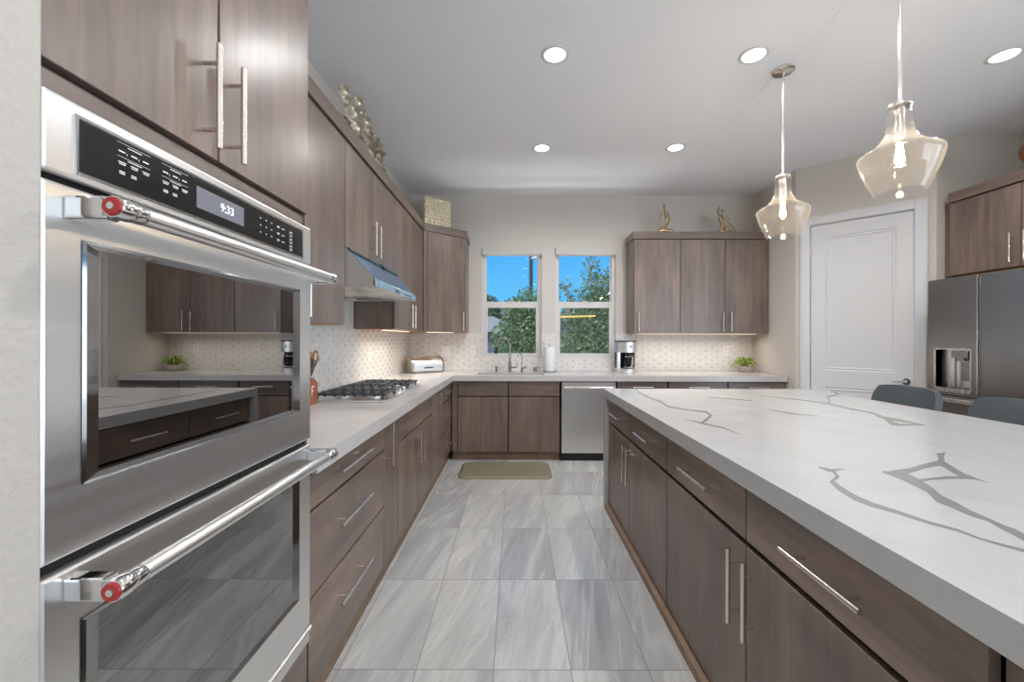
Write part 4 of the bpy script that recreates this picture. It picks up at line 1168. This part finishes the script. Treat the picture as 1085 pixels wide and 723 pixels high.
# spray of metal oak leaves lying along the cornice of the left wall cabinets
lv = thing('metal_leaf_sculpture', 'silver-gold metal sculpture of curling oak leaves above the range hood cabinets', 'sculpture', (-1.09, 3.0, CTOP + .001))
link('base_rod', MB().tube([(-1.10, 2.60, CTOP + .012), (-1.09, 2.9, CTOP + .016), (-1.085, 3.30, CTOP + .012)], .010, 10), 'champagne leaf', lv)
rl = random.Random(11)
def oak_leaf(base, tip, width, curl, tw):
    base, tip = Vector(base), Vector(tip)
    ax = tip - base; ln = ax.length; ax.normalize()
    look = Vector((.42 + tw, -.85, -.30))
    side = ax.cross(look).normalized(); nrm = side.cross(ax).normalized()
    N = 19; vs = []; fs = []
    for i in range(N):
        t = i / (N - 1)
        wv = width * (math.sin(PI * min(1, t * .99 + .01)) ** .7) * (1 + .26 * math.sin(t * PI * 8)) + .002
        c = base + ax * (ln * t) + nrm * (curl * math.sin(PI * t) + .010 * math.sin(9 * t))
        for s_, up in ((-1, .55), (-.5, .12), (0, 0), (.5, .12), (1, .55)):
            vs.append(c + side * (wv * s_) + nrm * (up * wv + .007 * math.sin(14 * t + 3 * s_)))
    th_ = nrm * -.003
    M5 = len(vs)
    vs2 = [v + th_ for v in vs]
    for i in range(N - 1):
        for k in range(4):
            a = i * 5 + k
            fs.append((a, a + 1, a + 6, a + 5)); fs.append((M5 + a + 5, M5 + a + 6, M5 + a + 1, M5 + a))
        for k in (0, 4):
            a = i * 5 + k; fs.append((a, a + 5, M5 + a + 5, M5 + a))
    m = MB(); m._add(vs + vs2, fs, True)
    m.tube([base + ax * .01, base + (Vector((-1.09, base.y + .03, CTOP + .02)) - base) * .5, Vector((-1.09, base.y + .04, CTOP + .014))], .004, 6)
    link('leaf', m, 'champagne leaf', lv)
for b, t_, w_, c_, tw in (
    ((-1.08, 2.655, 2.775), (-1.08, 2.580, 2.890), .032, .02, .2),
    ((-1.08, 2.900, 2.835), (-1.08, 2.805, 2.950), .034, .02, .1),
    ((-1.07, 2.837, 2.680), (-1.07, 2.725, 2.850), .042, .02, .0),
    ((-1.09, 2.714, 2.640), (-1.09, 2.605, 2.720), .032, .02, -.2),
    ((-1.08, 3.020, 2.780), (-1.08, 2.950, 2.890), .034, .02, .2),
    ((-1.08, 3.300, 2.700), (-1.08, 3.080, 2.830), .048, .02, .1),
    ((-1.06, 3.100, 2.640), (-1.06, 2.915, 2.760), .044, .02, -.1),
    ((-1.10, 2.920, 2.640), (-1.10, 2.790, 2.770), .040, -.02, .3),
    ((-1.09, 3.180, 2.720), (-1.09, 3.020, 2.835), .040, .02, .2),
    ((-1.05, 2.840, 2.560), (-1.05, 2.740, 2.660), .034, .02, .0),
    ((-1.05, 3.230, 2.560), (-1.05, 3.130, 2.680), .040, .02, .1)):
    oak_leaf(b, t_, w_, c_, tw)

# square panel of gold pebbles on the corner cabinet
SQ = FaceD(P0 + cu * .085 - co_ * .10, cu, co_)
ps = thing('pebbled_gold_panel', 'square pale gold decorative panel covered in pebble bumps on the corner cabinet', 'ornament', SQ.pt(.16, -.02, CTOP + .001))
zq = CTOP + .001; sw = .330; shh = .335
link('slab', SQ.box(0, sw, -.055, -.008, zq, zq + shh, bv=.004), 'pale gold', ps)
m = MB(); m.M = SQ.M
rp = random.Random(5); cells_ = []
for i in range(7):
    for j in range(8):
        a = (i + .5 + (.25 if j % 2 else -.25)) * sw / 7 + rp.uniform(-.006, .006); z = (j + .5) * shh / 8 + rp.uniform(-.005, .005)
        a = min(max(a, .018), sw - .018)
        m.ball((a, -.010, zq + z), (rp.uniform(.017, .026), .016, rp.uniform(.016, .024)), 2)
link('pebble_facing', m, 'pale gold', ps)

# turned wooden vase on the cabinet above the refrigerator
tv = MB(); tv.lathe([(.001, 0), (.040, 0), (.045, .012), (.030, .030), (.030, .055), (.072, .110), (.078, .150), (.062, .195), (.034, .225), (.030, .260), (.044, .280), (.040, .286), (.001, .280)], (3.745, 3.005, CTOP + .001), 32)
tag(link('turned_wooden_vase', tv, 'turned wood', None), 'brown turned wooden vase standing above the refrigerator cabinet', 'vase')

# ================================================================== floor mat
mt = MB()
def rounded(x0, x1, y0, y1, r, n=6):
    pts = []
    for cx_, cy_, a0 in ((x1 - r, y1 - r, 0), (x0 + r, y1 - r, PI / 2), (x0 + r, y0 + r, PI), (x1 - r, y0 + r, 3 * PI / 2)):
        for k in range(n + 1):
            a = a0 + PI / 2 * k / n; pts.append((cx_ + r * math.cos(a), cy_ + r * math.sin(a)))
    return pts
rings = [(rounded(-.540, .352, 3.845, 4.365, .075), .0004), (rounded(-.540, .352, 3.845, 4.365, .075), .005), (rounded(-.515, .327, 3.870, 4.340, .060), .017), (rounded(-.49, .302, 3.895, 4.315, .05), .018)]
vs = []; fs = []; n = len(rings[0][0])
for pts, z in rings: vs += [(x, y, z) for x, y in pts]
for i in range(3):
    fs += [(i * n + k, i * n + (k + 1) % n, (i + 1) * n + (k + 1) % n, (i + 1) * n + k) for k in range(n)]
fs += [list(range(n))[::-1], list(range(3 * n, 4 * n))]
mt._add(vs, fs)
tag(link('kitchen_mat', mt, 'mat rubber', None), 'olive-grey cushioned mat with rounded corners on the floor before the sink', 'floor mat')

# ================================================================== stools
def stool(yc, label):
    xs0 = 2.20
    t = thing('counter_stool', label, 'stool', (2.40, yc, 0), 'grey stools at the island')
    w = .455
    # seat
    m = MB(); m.prism(rounded(xs0, 2.60, yc - w / 2, yc + w / 2, .06), 'Z', .585, .655)
    link('seat', m, 'grey upholstery', t)
    # curved upholstered back, leaning away from the island
    m = MB(); N = 12; vs = []; fs = []; rows = 8
    for layer in (0, 1):
        for j in range(rows + 1):
            z = .60 + .385 * j / rows
            for i in range(N + 1):
                u = -1 + 2 * i / N
                crn = 0.0
                hw = w / 2
                if j == rows: hw -= .030
                elif j == rows - 1: hw -= .006
                zz = z - (.010 * abs(u) ** 6 if j >= rows - 1 else 0)
                x = 2.565 + .085 * (z - .60) / .385 - .045 * u * u + (layer * .048 if 0 < j < rows else layer * .040 + (.0 if layer else .004))
                vs.append((x, yc + hw * u, zz))
    R = (rows + 1) * (N + 1)
    for j in range(rows):
        for i in range(N):
            a = j * (N + 1) + i
            fs += [(a, a + 1, a + N + 2, a + N + 1), (R + a + N + 1, R + a + N + 2, R + a + 1, R + a)]
    for i in range(N):
        fs += [(i, R + i, R + i + 1, i + 1)]; a = rows * (N + 1) + i; fs += [(a, a + 1, R + a + 1, R + a)]
    for j in range(rows):
        for i in (0, N):
            a = j * (N + 1) + i; b = a + N + 1; fs += [(a, b, R + b, R + a)]
    m._add(vs, fs, True)
    o = link('backrest', m, 'grey upholstery', t)
    for x, y, sx, sy in ((xs0 + .05, yc - .19, -.03, -.02), (xs0 + .05, yc + .19, -.03, .02), (2.56, yc - .19, .05, -.02), (2.56, yc + .19, .05, .02)):
        link('leg', MB().tube([(x, y, .60), (x + sx, y + sy, 0.0)], [.016, .011], 12), 'black enamel', t)
    m = MB(); zf = .22
    q = [(xs0 + .031, yc - .203), (xs0 + .031, yc + .203), (2.592, yc + .203), (2.592, yc - .203)]
    for k in range(4): m.cyl((*q[k], zf), (*q[(k + 1) % 4], zf), .008, 10)
    link('footrest', m, 'black enamel', t)
stool(2.790, 'grey upholstered stool at the island across from the pantry door')
stool(2.150, 'grey upholstered stool at the island in front of the refrigerator')

# ================================================================== pendants
def pendant(y, label):
    x = 1.734; zt = 2.352
    t = thing('pendant_lamp', label, 'pendant lamp', (x, y, CH), 'glass pendants above the island')
    link('canopy', MB().lathe([(.001, 0), (.066, 0), (.066, -.010), (.058, -.016), (.001, -.018)], (x, y, CH - .0006), 32), 'satin nickel', t)
    link('rod', MB().cyl((x, y, CH - .016), (x, y, zt + .004), .0065, 12), 'satin nickel', t)
    m = MB(); m.lathe([(.001, .012), (.040, .012), (.044, .006), (.044, -.004), (.020, -.010), (.018, -.090), (.022, -.095), (.022, -.150), (.001, -.152)], (x, y, zt), 24)
    link('socket', m, 'satin nickel', t)
    prof = [(.046, 0.0), (.048, -.012), (.049, -.085), (.054, -.120), (.070, -.152), (.100, -.182), (.136, -.202), (.150, -.214), (.1535, -.226), (.150, -.240), (.135, -.290), (.112, -.345), (.100, -.372), (.094, -.388)]
    m = MB(); m.lathe([(r, z) for r, z in prof], (x, y, zt), 48)
    m.lathe([(r - .0035, z) for r, z in prof], (x, y, zt), 48)
    m.lathe([(.094, -.388), (.092, -.390), (.0905, -.388)], (x, y, zt), 48)
    m.lathe([(.0425, 0), (.044, .003), (.046, 0)], (x, y, zt), 48)
    g_ = link('glass_shade', m, 'pendant glass', t, weld=False)
    m = MB(); m.lathe([(.013, -.150), (.014, -.165), (.026, -.200), (.031, -.232), (.028, -.258), (.016, -.276), (.001, -.281)], (x, y, zt), 24)
    b_ = link('bulb', m, 'pane glass', t)
    m = MB()
    pts = []
    for k in range(6):
        a = 2 * PI * k / 6
        pts += [(x + .010 * math.cos(a), y + .010 * math.sin(a), zt - .180), (x + .017 * math.cos(a + .5), y + .017 * math.sin(a + .5), zt - .250)]
    m.tube(pts, .0013, 6)
    link('filament', m, 'filament', b_)
    l = bpy.data.lights.new('pendant_light', 'POINT'); l.energy = 5.0; l.color = (1, .80, .56); l.shadow_soft_size = .022
    lo = bpy.data.objects.new('pendant_light', l); C.objects.link(lo); lo.parent = t; lo.location = Vector((x, y, zt - .215)) - ORG[t.name]
pendant(2.700, 'clear glass pendant hanging nearer the pantry door with its round canopy in view')
pendant(1.880, 'clear glass pendant hanging nearer the camera above the island')

# ================================================================== recessed lamps
def can(x, y, label, power=4.5):
    t = thing('recessed_ceiling_light', label, 'ceiling light', (x, y, CH), 'recessed lights in the ceiling')
    link('trim_ring', MB().lathe([(.064, -.003), (.066, -.006), (.082, -.005), (.088, -.001), (.088, 0.0)], (x, y, CH - .0004), 40), 'white paint', t)
    link('lens', MB().lathe([(.001, -.004), (.064, -.004), (.064, -.0012), (.001, -.0012)], (x, y, CH - .0004), 40), 'lamp lens', t)
    area('can_light', (x, y, CH - .008), (0, 0, -1),   .11, .11, power, (.99, .985, 1.0), 2.75, t, 'DISK')
can(.240, 2.557, 'recessed ceiling light high above the aisle, nearer the camera', 6.5)
can(1.461, 2.556, 'recessed ceiling light beside the canopy of the far pendant', 6.5)
can(.239, 3.805, 'recessed ceiling light above the aisle, nearer the window wall', 11)
can(1.455, 3.787, 'recessed ceiling light in front of the three-door wall cabinet', 10)
can(2.997, 2.553, 'recessed ceiling light at the upper right corner of the picture, before the refrigerator', 7)
for x, y in ((.24, 1.31), (1.455, 1.31), (2.99, 1.31), (.24, .06), (2.99, .06), (.24, -1.3), (1.455, -1.3), (2.99, -1.3), (.6, -2.9), (2.2, -2.9)):  # lamps out of view, added to brighten the room and rear wall
    can(x, y, 'unseen recessed ceiling light added for more light in the room', 9.0 if x < .5 and y > 0 else 3.5)

# ================================================================== outdoors
struct('ground', MB().box(-60, 60, 5.35, 260, -.35, -.25), 'bare earth').name = 'ground_outside'
def tree(name, label, cx_, cy_, crown, leafm, n, size, trunk, seed, cat='tree', group='trees outside the windows'):
    """crown: list of (x,y,z, rx,ry,rz) lobes; the leaves are small bent blades set all through them, the branches reach into each lobe."""
    R = random.Random(seed)
    t = thing(name, label, cat, (cx_, cy_, -.25), group)
    m = MB()
    m.tube([(cx_, cy_, -.25), (cx_ + .04, cy_, trunk * .5), (cx_ - .03, cy_ + .05, trunk)], [.07, .055, .045], 8)
    for l in crown:
        e_ = (l[0] + R.uniform(-.3, .3) * l[3], l[1], l[2] + .5 * l[5])
        m.tube([(cx_ - .03, cy_ + .05, trunk * .9), ((cx_ + l[0]) / 2, (cy_ + l[1]) / 2, (trunk + l[2]) / 2), (l[0], l[1], l[2]), e_], [.035, .024, .014, .005], 6)
        for q in range(3):
            e2 = (l[0] + R.uniform(-.8, .8) * l[3], l[1] + R.uniform(-.6, .6) * l[4], l[2] + R.uniform(-.5, .9) * l[5])
            m.tube([(l[0], l[1], l[2]), ((l[0] + e2[0]) / 2, (l[1] + e2[1]) / 2, (l[2] + e2[2]) / 2 + .05), e2], [.012, .008, .003], 5)
    link('trunk', m, 'tree bark', t)
    vol = sum(l[3] * l[4] * l[5] for l in crown)
    vs = []; fs = []
    for l in crown:
        for k in range(int(n * l[3] * l[4] * l[5] / vol)):
            d = Vector((R.gauss(0, 1), R.gauss(0, 1), R.gauss(0, 1))).normalized() * (R.random() ** .45)
            p = Vector((l[0] + d.x * l[3], l[1] + d.y * l[4], l[2] + d.z * l[5]))
            ax = Vector((R.gauss(0, 1), R.gauss(0, 1), R.gauss(.4, 1))).normalized(); sd_ = ax.orthogonal().normalized()
            sd_.rotate(Matrix.Rotation(R.uniform(0, 6.28), 3, ax)); nn = ax.cross(sd_)
            s = size * R.uniform(.6, 1.25); w_ = s * .26
            b = len(vs)
            vs += [p - ax * s * .5, p + sd_ * w_ + nn * s * .06, p + ax * s * .5, p - sd_ * w_ + nn * s * .06]
            fs += [(b, b + 1, b + 2), (b, b + 2, b + 3)]
    m = MB(); m._add(vs, fs, False)
    link('crown', m, leafm, t, weld=False)
tree('olive_tree', 'leafy olive tree filling the window beside the coffee maker', 1.72, 9.0,
     [(1.75, 9.0, 1.35, .75, .6, .75), (1.35, 8.8, 1.0, .55, .5, .6), (2.15, 9.1, 1.6, .5, .5, .8), (1.75, 9.0, 2.2, .42, .4, .55), (2.25, 9.1, 2.6, .30, .35, .55), (1.25, 9.0, 1.75, .35, .4, .4), (1.62, 9.0, 2.75, .22, .25, .42), (1.08, 8.9, 2.35, .22, .2, .30), (1.95, 9.0, 2.3, .35, .4, .6), (2.3, 9.1, 2.95, .22, .3, .45), (1.45, 9.0, 2.1, .35, .3, .35), (1.2, 8.8, .5, .6, .5, .5), (2.0, 8.8, .6, .6, .5, .5)],
     'olive leaves', 13000, .075, 1.1, 3)
tree('desert_willow', 'feathery desert willow seen through the window over the sink', .22, 9.4,
     [(.18, 9.4, 1.45, .62, .5, .55), (.30, 9.4, 2.0, .38, .4, .52), (.02, 9.4, 1.9, .34, .4, .40), (.42, 9.3, 1.1, .4, .4, .55), (-.25, 9.4, 1.30, .35, .4, .35), (.15, 9.3, .75, .45, .4, .4)],
     'feathery leaves', 6500, .085, 1.0, 7)
tree('hedge_shrub', 'dark hedge shrub far beyond the sink window', -.35, 19.5,
     [(-1.2, 19.5, 1.9, 1.1, .8, .7), (.25, 19.5, 2.0, 1.1, .8, .75), (1.4, 19.5, 1.8, 1.0, .8, .8)], 'hedge leaves', 6000, .14, 1.0, 13, 'shrub')
tree('hedge_shrub', 'small round shrub on the skyline at the edge of the sink window', -1.85, 28.0,
     [(-1.85, 28.0, 3.2, .9, .8, 1.1)], 'olive leaves', 2000, .22, 2.0, 17, 'shrub')
tree('hedge_shrub', 'dense shrub behind the olive tree', 2.9, 11.6,
     [(2.4, 11.6, 1.4, 1.0, .6, 1.1), (3.4, 11.6, 1.6, .9, .6, 1.2), (1.9, 11.6, .6, .8, .6, .9)], 'olive leaves', 7000, .11, 1.0, 19, 'shrub')
nh = thing('neighbouring_house', 'blue-grey house with a pale roof low in the sink window', 'house', (-1.6, 14.0, -.25))
link('wall', MB().box(-4.5, .35, 13.2, 17.0, -.25, 1.52), 'stucco blue grey', nh)
m = MB(); m.prism([(-4.8, 1.52), (.42, 1.52), (-.7, 2.00), (-4.8, 2.05)], 'Y', 12.95, 17.2)
link('roof', m, 'roof tile', nh)
lp = thing('street_lamp', 'dark street lamp post seen through the window over the sink', 'street lamp', (.45, 13.0, -.25))
link('post', MB().tube([(.455, 12.2, -.25), (.455, 12.2, 4.6)], [.062, .055], 14), 'lamp post metal', lp)
m = MB(); m.tube([(.45, 12.16, 3.66), (.55, 12.1, 3.69), (.66, 12.08, 3.66)], .018, 8); m.box(.46, .70, 12.0, 12.14, 3.62, 3.66, bv=.01)
link('lantern', m, 'white paint', lp)
tr_ = MB(); tr_.tube([(.74, 8.15, 1.728), (1.20, 8.12, 1.742), (1.56, 8.12, 1.752)], .017, 8); tr_.tube([(.74, 8.16, 1.745), (.74, 8.16, -.25)], .022, 8)  # bar on an upright, added in place of a reflection in the pane
tag(link('yellow_reflection_bar', tr_, 'yellow reflection', None), 'yellow bar added to stand for a reflection in the window glass', 'rail')
hl = MB(); N = 60; R_ = random.Random(2); vs = []; fs = []
for i in range(N + 1):
    x = -130 + 260 * i / N; h = 17 + 3.0 * math.sin(i * .7) + 2.2 * math.sin(i * 1.9 + 1) + R_.uniform(-.8, .8)
    vs += [(x, 190, -1), (x, 200, h * .7), (x, 214, h), (x, 240, -1)]
for i in range(N):
    for k in range(3): fs.append((i * 4 + k, i * 4 + 4 + k, i * 4 + 5 + k, i * 4 + 1 + k))
hl._add(vs, fs)
struct('hills', hl, 'hill rock')
